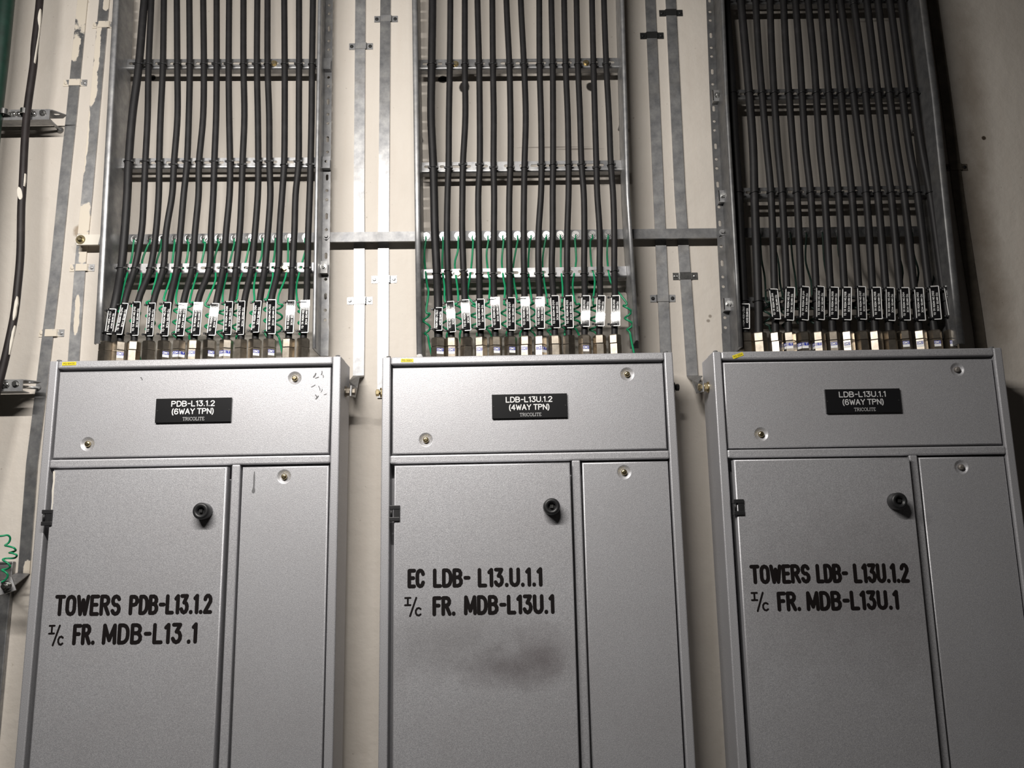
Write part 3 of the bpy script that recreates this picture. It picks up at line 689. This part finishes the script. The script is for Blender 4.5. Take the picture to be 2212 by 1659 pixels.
# gland turn from the bright position (degrees), sticker faces (0 none, 1 one face, 2 wrapped round an edge)
GROT = [[28, 14, -6, 27, 24, -26, -9, 26, 16, -25, 22, 25, -14, 27], [26, 12, 26, -3, 24, 27, 2, -3, 16, -22, 24, 18, 1], [27, 8, 3, 14, 25, 6, 16, 5, 29, -2, 26, 22, 9, 28, 27]]
GST = [[0, 1, 0, 0, 1, 2, 1, 1, 2, 0, 1, 1, 0, 0], [1, 1, 0, 1, 1, 1, 1, 2, 0, 0, 1, 0, 0], [0, 0, 0, 2, 2, 2, 1, 1, 0, 0, 0, 1, 1, 1, 1]]
HILITE = [{5: .05, 6: .10, 7: .28, 12: .30, 13: .10}, {1: .42, 2: .28, 4: .10, 6: .16, 7: .14, 10: .50, 11: .46, 12: .55}, {}]
YC = -.0665
def ydepth(py, fat, t3=False):
    y0 = YC-(.002 if fat else 0)-(.0178 if t3 else 0); k = min(1, max(0, (py-590)/85)); k = k*k*(3-2*k)
    return y0+(-.098-y0)*k
RUNGY = [[138, 352, 580], [139, 361, 592], [2, 204, 416, 650]]
LIGHTX, LIGHTY = -.58, -1.4
ORD = 'first second third fourth fifth sixth seventh eighth ninth tenth eleventh twelfth thirteenth fourteenth fifteenth'.split()
for ti, T in enumerate((T1, T2, T3)):
    cab = ['TOWERS PDB', 'EC LDB', 'TOWERS LDB'][ti]
    for ci, xs in enumerate(T['c']):
        fat = (ci == 0) or (ti == 2 and ci == 1)
        r = (.0096 if fat else .0076) if ti < 2 else (.0098 if fat else .0084)
        code = TXT[ti][ci]; short = None if code is None else ('from-MDB' if 'FROM' in code else 'room-'+code[-4:])
        ref_ = f'tagged {short}' if short else 'without a tag'
        # bottom of the cable: straight into its gland
        rx = R(0); cr = CAB[ti]
        ztop = (WM[cr.name] @ Vector((0, 0, 0))).z
        gp = at(xs[-1], 720, -.098); slope = CABS[ti]['t']
        zg = ztop+(gp.x-CABS[ti]['x'])*slope
        pts = [at(x, y, ydepth(y, fat, ti == 2)) for x, y in zip(xs, T['ys'])]
        end = Vector((gp.x+(gp.x-pts[-2].x)*.12, -.098, zg+.045))
        pts = pts[:-1]+[Vector((gp.x, -.098, max(gp.z, zg+.062))), end]
        m = MB(); m.tube(pts, r, 10, 5)
        cb = m.build('power_cable', M['cable'], None, pts[-1])
        tag(cb, f'{ORD[ci]} black cable from the left, {ref_}, above the {cab} cabinet', 'cable', f'black cables in the tray above {cab}')
        SP = smooth_path(pts, 12)
        def pt_at_py(py):
            zt = at(xs[4], py, ydepth(py, fat, ti == 2)).z
            return min(SP, key=lambda q: abs(q.z-zt))
        for ry in RUNGY[ti]:
            p = pt_at_py(ry+random.uniform(-3, 3)); m = MB(); ring = []
            tl = random.uniform(-.12, .12)
            for k in range(15):
                a = 2*math.pi*k/14; ring.append(p+Vector((math.cos(a)*(r+.0012), math.sin(a)*(r+.0012), math.cos(a)*(r)*tl)))
            m.tube(ring, .0013, 6, 1)
            m.box(p.x+(r+.001)*random.choice((-1, 1))-.002, p.x+(r+.001)+.002, p.y-.004-r*.4, p.y-r*.4+.001, p.z-.002, p.z+.002)
            m.build('cable_tie', M['tie'], cb)
        # gland: hexagonal body and clamping nut
        lx, ly = end.x, -.098
        cv = (Vector((CAM.x, CAM.y))-Vector((lx, ly))).normalized(); lv = (Vector((LIGHTX, LIGHTY))-Vector((lx, ly))).normalized()
        hv = (cv+lv).normalized(); phi = math.atan2(hv.y, hv.x)+R(GROT[ti][ci])
        af = .0148 if fat else .0130; ro = af/math.cos(math.pi/6)
        base = Vector((end.x, -.098, zg+.0003))
        refv = (math.cos(phi+math.pi/6), math.sin(phi+math.pi/6), 0)
        gm = M['brass'] if random.random() < .7 else M['brass_dull']
        m = MB(); m.lathe(base, (0, 0, 1), [(0, ro*.97), (.001, ro), (.0305, ro), (.0315, ro*.96)], 6, False, 0, refv)
        gl = m.build('cable_gland', gm, None, base)
        tag(gl, f'{ORD[ci]} hexagonal gland from the left, its cable {ref_}, on the {cab} cabinet', 'cable gland', f'cable glands on top of cabinet {cab}')
        m = MB(); m.lathe(base+Vector((0, 0, .0322)), (0, 0, 1), [(0, ro*.96), (.001, ro*.99), (.018, ro*.99), (.0205, ro*.9), (.0206, r+.001)], 6, False, R(random.uniform(-5, 5)), refv)
        m.build('gland_nut', gm, gl)
        st = GST[ti][ci]
        if st:
            fl = ro                                          # width of one hexagon face
            for fi in ((0,) if st == 1 else (0, -1)):
                ph = phi+fi*math.pi/3*(1 if GROT[ti][ci] > 0 else -1)
                nrm = Vector((math.cos(ph), math.sin(ph), 0)); tn = Vector((-math.sin(ph), math.cos(ph), 0))
                if tn.x < 0: tn = -tn
                def fnc(u, v, w_=.0003): return base+nrm*(af+w_)+tn*u+Vector((0, 0, v))
                u0_, u1_ = -fl*.46, fl*.46
                m = MB(); m.hexa([fnc(u0_, .0135, 0), fnc(u1_, .0135, 0), fnc(u1_, .0195, 0), fnc(u0_, .0195, 0), fnc(u0_, .0135), fnc(u1_, .0135), fnc(u1_, .0195), fnc(u0_, .0195)])
                sk = m.build('sticker', M['white'], gl)
                m = MB(); m.hexa([fnc(u0_, .0196, 0), fnc(u1_, .0196, 0), fnc(u1_, .0268, 0), fnc(u0_, .0268, 0), fnc(u0_, .0196), fnc(u1_, .0196), fnc(u1_, .0268), fnc(u0_, .0268)])
                m.build('blue_band', M['blue'], sk)
                word = 'COMET' if st == 1 else ('COM' if (fi == 0) == (GROT[ti][ci] < 0) else 'ET')
                m = MB(); write(m, word, GT, lambda u, v: fnc(u, v, .0006), u0_*.86, u1_*.86, .0209, .0046, .0009, caps=False)
                m.build('lettering', M['white'], sk)
        # engraved tag tied to the cable
        tg = TAGS[ti][ci]
        if tg:
            ty = -.098-r-.0035
            A, B = at(*tg[0], ty), at(*tg[1], ty)
            up = (A-B); Lh = up.length; up.normalize()
            tw = tg[2]*.00102
            hl_ = HILITE[ti].get(ci)
            if hl_ is not None:              # leaning so that the batten lamp mirrors in it
                Pm = (A+B)/2+up*Lh*(.5-hl_)
                Lp = Vector((max(-1.15, min(-.02, Pm.x*1.9)), LIGHTY, 2.72))
                nb = ((CAM-Pm).normalized()+(Lp-Pm).normalized()).normalized()
                yaw = math.atan2(nb.x, -nb.y); pit = math.asin(nb.z)
            else: yaw = R(random.uniform(-9, 9)); pit = R(random.choice((random.uniform(-4, -1), random.uniform(-4, 0), random.uniform(9, 11))))
            side = Vector((up.z, 0, -up.x)); side = (side*math.cos(yaw)+Vector((0, math.sin(yaw), 0))).normalized()
            upv = (up*math.cos(pit)+Vector((0, math.sin(pit), 0))).normalized(); nrm = side.cross(upv).normalized()
            if nrm.y > 0: nrm = -nrm
            C0 = (A+B)/2
            fnt = lambda u, v, w_: C0+side*u+upv*v+nrm*w_
            hw, hh = tw/2, Lh/2
            m = MB(); m.hexa([fnt(-hw, -hh, -.0008), fnt(hw, -hh, -.0008), fnt(hw, hh, -.0008), fnt(-hw, hh, -.0008), fnt(-hw, -hh, .0008), fnt(hw, -hh, .0008), fnt(hw, hh, .0008), fnt(-hw, hh, .0008)])
            to = m.build('cable_tag', M['tag'], None, C0)
            tag(to, f'{ORD[ci if ti < 2 or ci == 0 else ci-1]} engraved black tag from the left, {short}, above the {cab} cabinet', 'cable tag', f'engraved cable tags above cabinet {cab}')
            m = MB(); e = .0011; f2 = lambda u, v: fnt(u, v, .00095); sw = .0019 if tg[2] > 19 else .0016
            hx, hz_ = hw-e, hh-e
            m.stroke([(-hx+.002, hz_), (hx, hz_), (hx, -hz_), (-hx+.004, -hz_)], sw, f2, False)
            m.stroke([(-hx, hz_-.0045), (-hx, -hz_+.0055)], sw, f2, False)
            m.build('border', M['white'], to)
            m = MB(); f3 = lambda u, v: fnt(-v, u, .00095)
            f1 = hh*(.70 if ci else .74)
            write(m, code, GT, f3, -f1*1.05, f1*.98, .0017, .0040, .00085, gap=.28, space=.5, caps=False)
            write(m, SUB[ti] if ci == 0 else '3CX4 SQ.MM CU.', GT, f3, -f1*.72, f1*.85, -.0062, .0038, .00085, gap=.28, space=.5, caps=False)
            m.build('lettering', M['white'], to)
            for v in (hh-.005, -hh+.005):
                p = fnt(0, v, 0); cxl = Vector((min(SP, key=lambda q: abs(q.z-p.z)).x, -.098, p.z)); m = MB()
                ring = [cxl+Vector((math.cos(a)*(r+.0012), math.sin(a)*(r+.0012), 0)) for a in [R(40+k*27) for k in range(11)]]
                lpt = fnt(-hw-.0005, v, .001)
                m.tube([fnt(hw*.3, v, .0016), lpt]+[cxl+Vector((-(r+.0012), -.002, 0)), cxl+Vector((-.3*r, r+.001, 0)), cxl+Vector((.9*r, .6*r, 0)), cxl+Vector((r+.001, -.004, 0)), fnt(hw*.3, v, .0004)], .0010, 6, 3)
                h_ = fnt(-hw-.0055, v, .001); m.box(h_.x-.0027, h_.x+.0027, h_.y-.002, h_.y+.002, h_.z-.0021, h_.z+.0021, .0006, 1)
                m.build('cable_tie', M['tie'], to)

# ------------------------------------------------------------------ earth bar and green wires
BY0, BY1 = -.031, -.025
a, b = at(165, 518, BY0), at(2058, 498, BY0)
BOLTS = [[292, 327, 351, 380, 408, 442, 473, 508, 540, 569, 597, 624, 660], [920.5, 957, 990, 1020.5, 1054, 1086, 1118, 1147, 1180, 1210, 1243, 1279, 1313], [1640, 1673, 1706, 1740, 1775, 1808, 1842, 1872, 1902, 1936, 1968, 2000]]
def bar_z(x): return a.z+(b.z-a.z)*(x-a.x)/(b.x-a.x)
bar = empty('earth_bar', (a+b)/2); tag(bar, 'long horizontal galvanised earth bar running behind all three cable trays', 'earth bar')
m = MB(); hb = .0122; sl = (b.z-a.z)/(b.x-a.x)
m.hexa([(a.x, BY0, a.z-hb), (b.x, BY0, b.z-hb), (b.x, BY0, b.z+hb), (a.x, BY0, a.z+hb), (a.x, BY1, a.z-hb), (b.x, BY1, b.z-hb), (b.x, BY1, b.z+hb), (a.x, BY1, a.z+hb)])
m.build('bar', M['galv_bar'], bar)
for xs_ in (170, 800, 1455): 
    p = at(xs_, 515, BY1); mm = MB(); mm.cyl((p.x, BY1, bar_z(p.x)), (p.x, .004, bar_z(p.x)), .006, 10); mm.build('spacer', M['galv_dull'], bar)
mm = MB(); p0, p1 = at(166, 517, BY0), at(213, 516, BY0)
mm.hexa([(x, y, bar_z(x)+q*(hb+.0006)) for y in (BY0-.0006, BY1+.0006) for x, q in ((p0.x, -1), (p1.x, -1), (p1.x+.004, 1), (p0.x, 1))])
mm.build('paint_patch', M['cream_drip'], bar)
def bar_bolt(px, mat, big=False):
    p = at(px, 511, BY0); z = bar_z(p.x); k = 1.25 if big else 1
    mm = MB(); mm.lathe((p.x, BY0, z), (0, -1, 0), [(0, .0092*k), (.0016, .0092*k)], 18)
    mm.lathe((p.x, BY0-.0016, z), (0, -1, 0), [(0, .0050*k), (.003, .0050*k), (.0032, .003*k), (.006, .0028*k)], 10)
    mm.build('terminal_bolt', mat, bar); return Vector((p.x, BY0-.004, z))
bar_bolt(175, M['bolt'], True)
for px in (705, 1561):
    p = at(px, 505, YB-.004); z = bar_z(p.x); mm = MB(); mm.lathe((p.x, YB-.002, z), (0, -1, 0), [(0, .0078), (.0016, .0078)], 18); mm.lathe((p.x, YB-.0036, z), (0, -1, 0), [(0, .0045), (.005, .004)], 10); mm.build('terminal_bolt', M['galv_dull'], bar)
ends = [[bar_bolt(px, M['zinc'] if ti < 2 else M['galv_dull']) for px in BOLTS[ti]] for ti in range(3)]
WP = [[[(284, 560), (276, 588), (266, 625), (262, 660)], [(320, 529), (307.6, 562), (305, 600), (298, 640)], [(347, 537), (338, 567), (339, 592), (329, 635)], [(377, 527), (371, 577), (368, 602), (354, 645)],
       [(407.6, 527), (402.5, 565), (390, 592), (380, 643), (384, 660)], [(443, 527), (435.5, 567), (423, 600), (410, 650)], [(473, 526), (463, 562), (466, 602), (450.6, 643), (443, 658), (453, 664)], [(506, 527), (494, 577), (482, 628), (481, 655)],
       [(539, 527), (529, 572), (516.5, 610), (511.5, 645)], [(565, 554), (555.5, 580), (548.5, 619), (550, 650)], [(593, 550), (589, 577), (589, 602), (577, 645)], [(622, 566), (616.5, 600), (602.6, 636), (601, 655)], [(661, 536), (647, 588), (640, 622), (644, 660), (651, 669)]],
      [[(916.7, 552), (922, 610), (925.6, 633), (920.5, 673)], [(957, 532), (955, 577), (960, 618), (961, 650)], [(989, 542), (982.5, 572), (989, 628), (989, 653)], [(1022, 524), (1018, 577), (1013, 610), (1010, 638), (1019, 651), (1026, 658)],
       [(1054.7, 521.5), (1051, 552), (1054.7, 590), (1058.5, 610), (1056, 650)], [(1087.6, 521.5), (1084, 565), (1087.6, 602), (1091, 622), (1089, 655)], [(1118, 521.5), (1109, 572), (1109, 600), (1118, 650)], [(1144.6, 521.5), (1141, 582), (1149, 650)],
       [(1178.7, 516), (1172.4, 557), (1173.7, 597), (1183, 655)], [(1211.6, 519), (1211.6, 577), (1215.5, 623), (1214, 660)], [(1242, 519), (1244.5, 564.5), (1237, 615), (1243, 655)], [(1275, 524), (1277.5, 572), (1285, 607.6), (1281, 655)], [(1313, 516), (1311.6, 557), (1319, 607.6), (1341, 638), (1354, 656)]],
      [[(1645, 560), (1652, 600), (1655, 650)], [(1673, 526.5), (1682, 569), (1685, 611), (1691, 641)], [(1712, 560), (1718, 600), (1722, 640)], [(1740, 540), (1741, 569), (1752, 608), (1755, 640)], [(1780, 560), (1786, 600), (1788, 640)],
       [(1812, 550), (1822, 590), (1817, 640)], [(1850, 560), (1858, 600), (1849, 645)], [(1876, 550), (1884, 590), (1878, 645)], [(1908, 550), (1915, 590), (1911, 645)], [(1942, 550), (1950, 590), (1942, 645)], [(1974, 550), (1984, 590), (1974, 645)], [(2007, 550), (2018, 590), (2005, 645)]]]
ORD = 'first second third fourth fifth sixth seventh eighth ninth tenth eleventh twelfth thirteenth'.split()
for ti in range(3):
    for wi, pth in enumerate(WP[ti]):
        s0 = ends[ti][wi]; n = len(pth)
        pts = [s0+Vector((0, 0, -.004)), s0+Vector((0, -.002, -.013))]
        for k, (x, y) in enumerate(pth):
            f_ = min(1, max(0, (y-560)/90)); pts.append(at(x, y, -.040+f_*(-.047)))
        pl = pts[-1]; ztop = CAM.z+CABS[ti]['z']
        turns = 1.5 if (ti == 1 and wi == 0) else random.choice((2.0, 2.5, 3.0)); zc1 = ztop+.060
        rr = random.uniform(.007, .0105); ph0 = random.uniform(0, 6.28); nn = int(turns*8)
        drift = random.uniform(-.002, .004)
        for k in range(1, nn+1):
            f_ = k/nn; an = ph0+f_*turns*2*math.pi
            pts.append(Vector((pl.x+drift*f_+math.cos(an)*rr, -.086+math.sin(an)*rr*.75, pl.z+(zc1-pl.z)*(f_*.85))))
        pts += [Vector((pl.x+.004, -.088, ztop+.062)), Vector((pl.x+.010+random.uniform(-.004, .004), -.084, ztop+.045)), Vector((pl.x+.014, -.076, ztop+.012))]
        m = MB(); m.tube(pts, .0024, 8, 4)
        wo = m.build('earth_wire', M['green'] if ti < 2 else M['green_dark'], None, s0)  # third tray: same green wires, with the shade put into their colour
        tag(wo, f'{ORD[wi]} {"green" if ti < 2 else "dark"} earth wire from the left, coiled behind the tags above the {["TOWERS PDB", "EC LDB", "TOWERS LDB"][ti]} cabinet', 'earth wire', f'green earth wires above cabinet {CABS[ti]["n"]}')
        mm = MB(); mm.lathe(s0+Vector((0, .0002, 0)), (0, -1, 0), [(0, .0062), (.0012, .0062)], 14); mm.hexa([s0+Vector(v) for v in ((-.003, 0, -.014), (.003, 0, -.014), (.003, 0, -.004), (-.003, 0, -.004), (-.003, -.002, -.014), (.003, -.002, -.014), (.003, -.002, -.004), (-.003, -.002, -.004))])
        mm.build('ring_terminal', M['zinc'] if ti < 2 else M['galv_dull'], wo)

# ------------------------------------------------------------------ flat earthing strips and their saddles on the wall
STR = [([(188, -120), (180, 0), (156, 250), (140, 400), (120, 600), (96, 800), (71, 1000), (53, 1240)], 'galv_cream', 'paint-splashed flat steel strip on the wall, farthest from the left tray'),
       ([(237, -120), (227, 0), (205, 250), (190, 420), (176, 560), (159, 800)], 'galv_cream_more', 'cream-painted flat steel strip on the wall right beside the left tray'),
       ([(780, -120), (779, 0), (776, 420), (777, 640), (775, 812)], 'galv_dull', 'flat steel strip ending at the bolt on cabinet PDB-L13.1.2 right side'),
       ([(834, -120), (833, 0), (829.5, 420), (828.5, 640), (827.5, 860)], 'galv', 'bright flat steel strip running down behind the left edge of cabinet LDB-L13U.1.2'),
       ([(1399, -120), (1404, 0), (1422, 420), (1430, 600), (1441, 840)], 'galv_dull', 'grey flat steel strip running down behind the right edge of cabinet LDB-L13U.1.2'),
       ([(1442, -120), (1448, 0), (1468, 420), (1480, 600), (1495, 812)], 'galv_dull', 'grey flat steel strip ending at the bolt on cabinet LDB-L13U.1.1 left side'),
       ([(1997, -120), (2013, 0), (2042, 210), (2069, 420), (2111, 700), (2123, 790)], 'galv_brown', 'brown stained flat strip on the wall right of the shaded tray')]
SW, ST = .0130, .004
for si, (pp, mk, lab) in enumerate(STR):
    (x0, y0), (x1, y1) = pp[:2]; pp.insert(0, (x0+(x0-x1)*2.2, -384))
    Pw = [at(x, y, 0) for x, y in pp]
    m = MB()
    for p, q in zip(Pw, Pw[1:]):
        v = [(p.x-SW, -.0005, p.z), (p.x+SW, -.0005, p.z), (q.x+SW, -.0005, q.z), (q.x-SW, -.0005, q.z)]
        m.hexa(v+[(x, -ST-.0005, z) for x, y, z in v])
    so = m.build('earthing_strip', M[mk], None, None if si < 2 else Pw[-1]); tag(so, lab, 'earthing strip', 'flat earthing strips on the wall')
    if si in (2, 5):                                        # bent lug to the cabinet's earthing bolt
        e_ = Pw[-1]; c0 = CAB[0] if si == 2 else CAB[2]; bx = (WM[c0.name] @ Vector((CW+.012 if si == 2 else -.012, .06, -.068)))
        m = MB(); th = .003
        L = [Vector((e_.x, -.003, e_.z)), Vector((e_.x+(-.006 if si == 2 else .006), -.03, e_.z-.012)), Vector((bx.x+(.004 if si == 2 else -.004), -.06, bx.z+.004)), Vector((bx.x, -.102, bx.z))]
        wv = [Vector((SW, 0, 0)), Vector((.011, 0, .006)), Vector((.002, 0, .012)), Vector((.0005, 0, .012))]
        for k in range(3):
            q = [L[k]-wv[k], L[k]+wv[k], L[k+1]+wv[k+1], L[k+1]-wv[k+1]]
            m.hexa([tuple(v) for v in q]+[(v.x, v.y, v.z-th) if k < 1 else (v.x+th*(1 if si == 2 else -1), v.y, v.z-.001) for v in q])
        m.build('bent_lug', M[mk], so)
    if si == 0:                                             # twisted end lug reaching the neighbouring cabinet
        e_ = Pw[-1]; p2, p3 = at(24, 1258, -.09), at(4, 1270, -.10); m = MB()
        L = [(e_+Vector((-SW, -.003, .004)), e_+Vector((SW, -.003, .002))), (e_+Vector((-.03, -.045, -.012)), e_+Vector((.006, -.05, -.024))), (p2+Vector((0, 0, .012)), p2+Vector((.012, 0, -.016))), (p3+Vector((-.01, 0, .012)), p3+Vector((-.006, 0, -.016)))]
        for (q0, q1), (q2, q3) in zip(L, L[1:]):
            m.hexa([q0, q1, q3, q2]+[v+Vector((0, .003, -.001)) for v in (q0, q1, q3, q2)])
        lug = m.build('end_lug', M['galv_dull'], so)
        mm = MB(); pb = at(15, 1266, -.102); mm.lathe(pb, (0, -1, 0), [(0, .011), (.002, .011)], 18); mm.lathe(pb+Vector((0, -.002, 0)), (0, -1, 0), [(0, .008), (.007, .008)], 6, False); mm.cyl(pb+Vector((0, -.009, 0)), pb+Vector((0, -.016, 0)), .0045, 10)
        mm.build('lug_bolt', M['zinc'], lug)
SAD = [(163, 180, 'galv_saddle', 'cream painted saddle clamp, upper one on the outermost left strip'), (112, 720, 'galv_saddle', 'saddle clamp just above cabinet PDB-L13.1.2 on the outermost left strip'),
       (226, 55, 'galv_saddle', 'saddle clamp half hidden beside the top of the left tray'), (178, 579, 'galv_saddle', 'pale saddle clamp below the painted end of the earth bar'),
       (780, 101, 'galv_dull', 'dull saddle clamp high on strip nearest the left tray'), (777.5, 650, 'zinc', 'shiny saddle clamp on strip above the bolt of cabinet PDB-L13.1.2'),
       (834, 42, 'galv_dull', 'dull saddle clamp high on the strip beside the middle tray'), (830, 604, 'zinc', 'shiny saddle clamp just below the earth bar on the brightest strip'),
       (1408, 78, 'bolt_dark', 'dark saddle clamp high on strip right of the middle tray'), (1431.4, 645, 'galv_dull', 'grey saddle clamp below the bar on strip right of the middle tray'),
       (1449, 29, 'bolt_dark', 'dark topmost saddle clamp on the strip nearest the shaded tray'), (1480, 597, 'zinc', 'shiny-footed saddle clamp below the bar on strip nearest the shaded tray'),
       (2063, 362, 'galv_brown', 'rusty saddle clamp on the brown strip right of the shaded tray')]
for (px, py, mk, lab) in SAD:
    # lie square on the strip below it
    p = at(px, py, 0); m = MB(); hh = .0088; t_ = .0014; HW = .030; k0 = SW+.0006
    prof = [(-HW, -.0003), (-k0-.0022, -.0003), (-k0, -ST-.0008), (k0, -ST-.0008), (k0+.0022, -.0003), (HW, -.0003)]
    for (x0, y0), (x1, y1) in zip(prof, prof[1:]):
        v = [(p.x+x0, y0, p.z-hh), (p.x+x1, y1, p.z-hh), (p.x+x1, y1, p.z+hh), (p.x+x0, y0, p.z+hh)]
        m.hexa(v+[(x, y-t_, z) for x, y, z in v])
    so = m.build('saddle_clamp', M[mk], None, p); tag(so, lab, 'saddle clamp', 'saddle clamps holding the flat strips')
    for sx in (-.0235, .0235):
        mm = MB(); mm.lathe((p.x+sx, -.0017, p.z), (0, -1, 0), [(0, .0046), (.0012, .0042), (.0024, .0024)], 12)
        mm.build('screw', M['bolt_dark'] if mk in ('galv_dull', 'bolt_dark', 'galv_brown') else M['zinc'] if mk == 'zinc' else M['galv_saddle'], so)

# ------------------------------------------------------------------ far left: painted cable, green cable, strut brackets
pp = [(112, -380), (93, -120), (86, 0), (75, 100), (72.5, 140), (60, 230), (53.8, 300), (49, 400), (46, 450), (44, 550), (38, 620), (31, 680), (19, 740), (5, 800), (-8, 850), (-30, 940), (-60, 1080), (-80, 1300), (-95, 1700)]
m = MB(); m.tube([at(x, y, -.088) for x, y in pp], .0088, 12, 5)
pc = m.build('power_cable', M['cable_paint'], None, at(5, 800, -.088)); tag(pc, 'lone black cable with cream paint drips on the wall left of the strips', 'cable')
def drip(pts, parent):
    m = MB()
    for (x0, y0, w0), (x1, y1, w1) in zip(pts, pts[1:]):
        p, q = at(x0-1.5, y0, -.0968), at(x1-1.5, y1, -.0968); a0, a1 = w0*.00038, w1*.00038
        v = [(p.x-a0, p.y, p.z), (p.x+a0, p.y, p.z), (q.x+a1, q.y, q.z), (q.x-a1, q.y, q.z)]
        m.hexa([(x, y-.0004, z) for x, y, z in v]+[(x, y+.004, z) for x, y, z in v])
    m.build('paint_drip', M['cream_drip'], parent)
drip([(88.5, 19, 2), (87.6, 23, 4.5), (87, 28, 7), (86.5, 33, 8.2), (86, 39, 8.8), (86, 45, 8), (86.2, 51, 6), (86.5, 56, 3.5), (86.3, 62, 2.2), (84, 80, 2), (80, 105, 2.5), (77, 125, 3.5), (76, 133, 3), (75.5, 136, 1)], pc)
drip([(55.5, 375, 3), (54.5, 392, 4), (53, 402, 2)], pc)
drip([(42, 404, 3), (42.5, 406, 8), (43, 409, 12), (43.5, 413, 14), (44, 418, 14.5), (44.5, 422, 14), (45, 426, 12), (45, 429, 9), (45.2, 431, 4)], pc)
drip([(38, 640, 2), (37.4, 645, 5), (36.6, 650, 8), (36, 656, 9.5), (34, 666, 8), (33, 674, 9), (32, 682, 8), (31, 687, 5), (30, 692, 2)], pc)
drip([(33, 703, 2), (31.5, 709, 5), (29.5, 717, 7), (28, 725, 6), (26, 736, 7.5), (24, 748, 6), (22.5, 757, 4), (21, 766, 1.5)], pc)
m = MB(); m.tube([at(x, y, -.088) for x, y in ((50, -380), (24, -120), (12, 0), (0, 120), (-14, 240), (-30, 400), (-66, 800), (-100, 1200), (-130, 1700))], .0205, 16, 4)
gc = m.build('earthing_cable', M['green_dark'], None, at(10, 60, -.088)); tag(gc, 'thick dark green cable in the upper corner beside the painted black cable', 'cable')
BRK = [dict(x=(-90, 107), y=(246, 251), front=-.078, rod=(130, 281), lab='perforated strut bracket with two cable saddles, beside the top of left strips', sads=[(14, 251), (58, 250)]),
       dict(x=(-90, 49), y=(831, 834), front=-.078, rod=(85, 838), lab='strut bracket and wall rod level with the top of cabinet PDB-L13.1.2', sads=[(-2, 832)])]
for bi, b_ in enumerate(BRK):
    A, B = at(b_['x'][0], b_['y'][1], b_['front']), at(b_['x'][1], b_['y'][0], b_['front']); y0 = b_['front']; hh = .0125
    root = empty('support_bracket', (B+A)/2); tag(root, b_['lab'], 'bracket', 'strut brackets at the left')
    Ln = B.x-A.x; z = B.z
    m = MB()
    hl = [slot(Ln-.014-k*.034, 0, .014, .008) for k in range(5)]
    m.plate([(0, -hh), (Ln, -hh), (Ln, hh), (0, hh)], hl, .002, lambda u, v, w_: (A.x+u, y0+w_, z+v))
    m.box(A.x, B.x, y0, y0+.03, z-hh-.002, z-hh)                          # lower return
    m.plate([(0, .0), (Ln+.004, 0), (Ln-.004+.030, .026), (Ln+.01, .040), (0, .040)], [slot(Ln+.004, .022, .016, .009)], .002, lambda u, v, w_: (A.x+u, y0+.002+v, z+hh-.002+w_))
    m.build('channel', M['galv_dull'], root)
    rp = at(*b_['rod'], -.002); mm = MB(); mm.cyl((B.x-.012, y0+.002, z-.004), rp, .0036, 10); mm.build('anchor_rod', M['zinc'], root)
    mm = MB(); mm.lathe((B.x-.016, y0, z+.002), (0, -1, 0), [(0, .008), (.0015, .008)], 16); mm.lathe((B.x-.016, y0-.0015, z+.002), (0, -1, 0), [(0, .0058), (.005, .0058)], 6, False); mm.build('bolt', M['zinc'], root)
    d = (rp-Vector((B.x, y0, z))).normalized(); mm = MB(); mm.lathe(rp+Vector((0, .001, 0)), (0, -1, 0), [(0, .0085), (.002, .008), (.005, .0055), (.008, .005)], 10); mm.build('wall_anchor', M['galv_dull'], root)
    for (sx, sy) in b_['sads']:
        p = at(sx, sy, y0); q = Vector((p.x, y0, z)); m = MB(); rr = .0115; n_ = 12
        arcp = [(-.021, 0), (-.0125, 0)]+[(-rr*math.cos(math.pi*k/n_), -.003-rr*1.35*math.sin(math.pi*k/n_)) for k in range(n_+1)]+[(.0125, 0), (.021, 0)]
        for (x0, ya), (x1, yb) in zip(arcp, arcp[1:]):
            v = [(q.x+x0, y0-.0012+ya, q.z-.0065), (q.x+x1, y0-.0012+yb, q.z-.0065), (q.x+x1, y0-.0012+yb, q.z+.0065), (q.x+x0, y0-.0012+ya, q.z+.0065)]
            m.hexa(v+[(x, y-.0012, z_) for x, y, z_ in v])
        sd_ = m.build('cable_saddle', M['zinc'], root)
        for s_ in (-.0185, .0185):
            mm = MB(); mm.lathe((q.x+s_, y0-.0024, q.z), (0, -1, 0), [(0, .0055), (.003, .005), (.004, .003)], 12); mm.build('screw', M['zinc'], sd_)

# green coiled wire at the lower left
P0 = [(-18, 1158), (2, 1158), (16, 1156), (22, 1162), (19, 1172), (11, 1178), (18, 1180), (29, 1183), (34, 1188), (31, 1191), (20, 1194), (27, 1195), (36, 1199), (34, 1204), (27, 1206), (14, 1206), (6, 1209), (16, 1216), (22, 1224), (14, 1229), (4, 1231), (12, 1236), (17, 1243), (12, 1252), (3, 1258)]
dy = [0, -.005, 0, .006, .008, .004, -.004, -.006, 0, .006, .004, -.005, -.004, .003, .006, .004, -.004, -.006, -.002, .004, .003, -.004, -.002, 0, 0]
m = MB(); m.tube([at(x, y, -.10+d_) for (x, y), d_ in zip(P0, dy)], .0021, 8, 4)
cw = m.build('earth_wire', M['green'], None, at(15, 1200, -.10)); tag(cw, 'loosely coiled green wire above the bare cabinet corner at the left', 'earth wire')
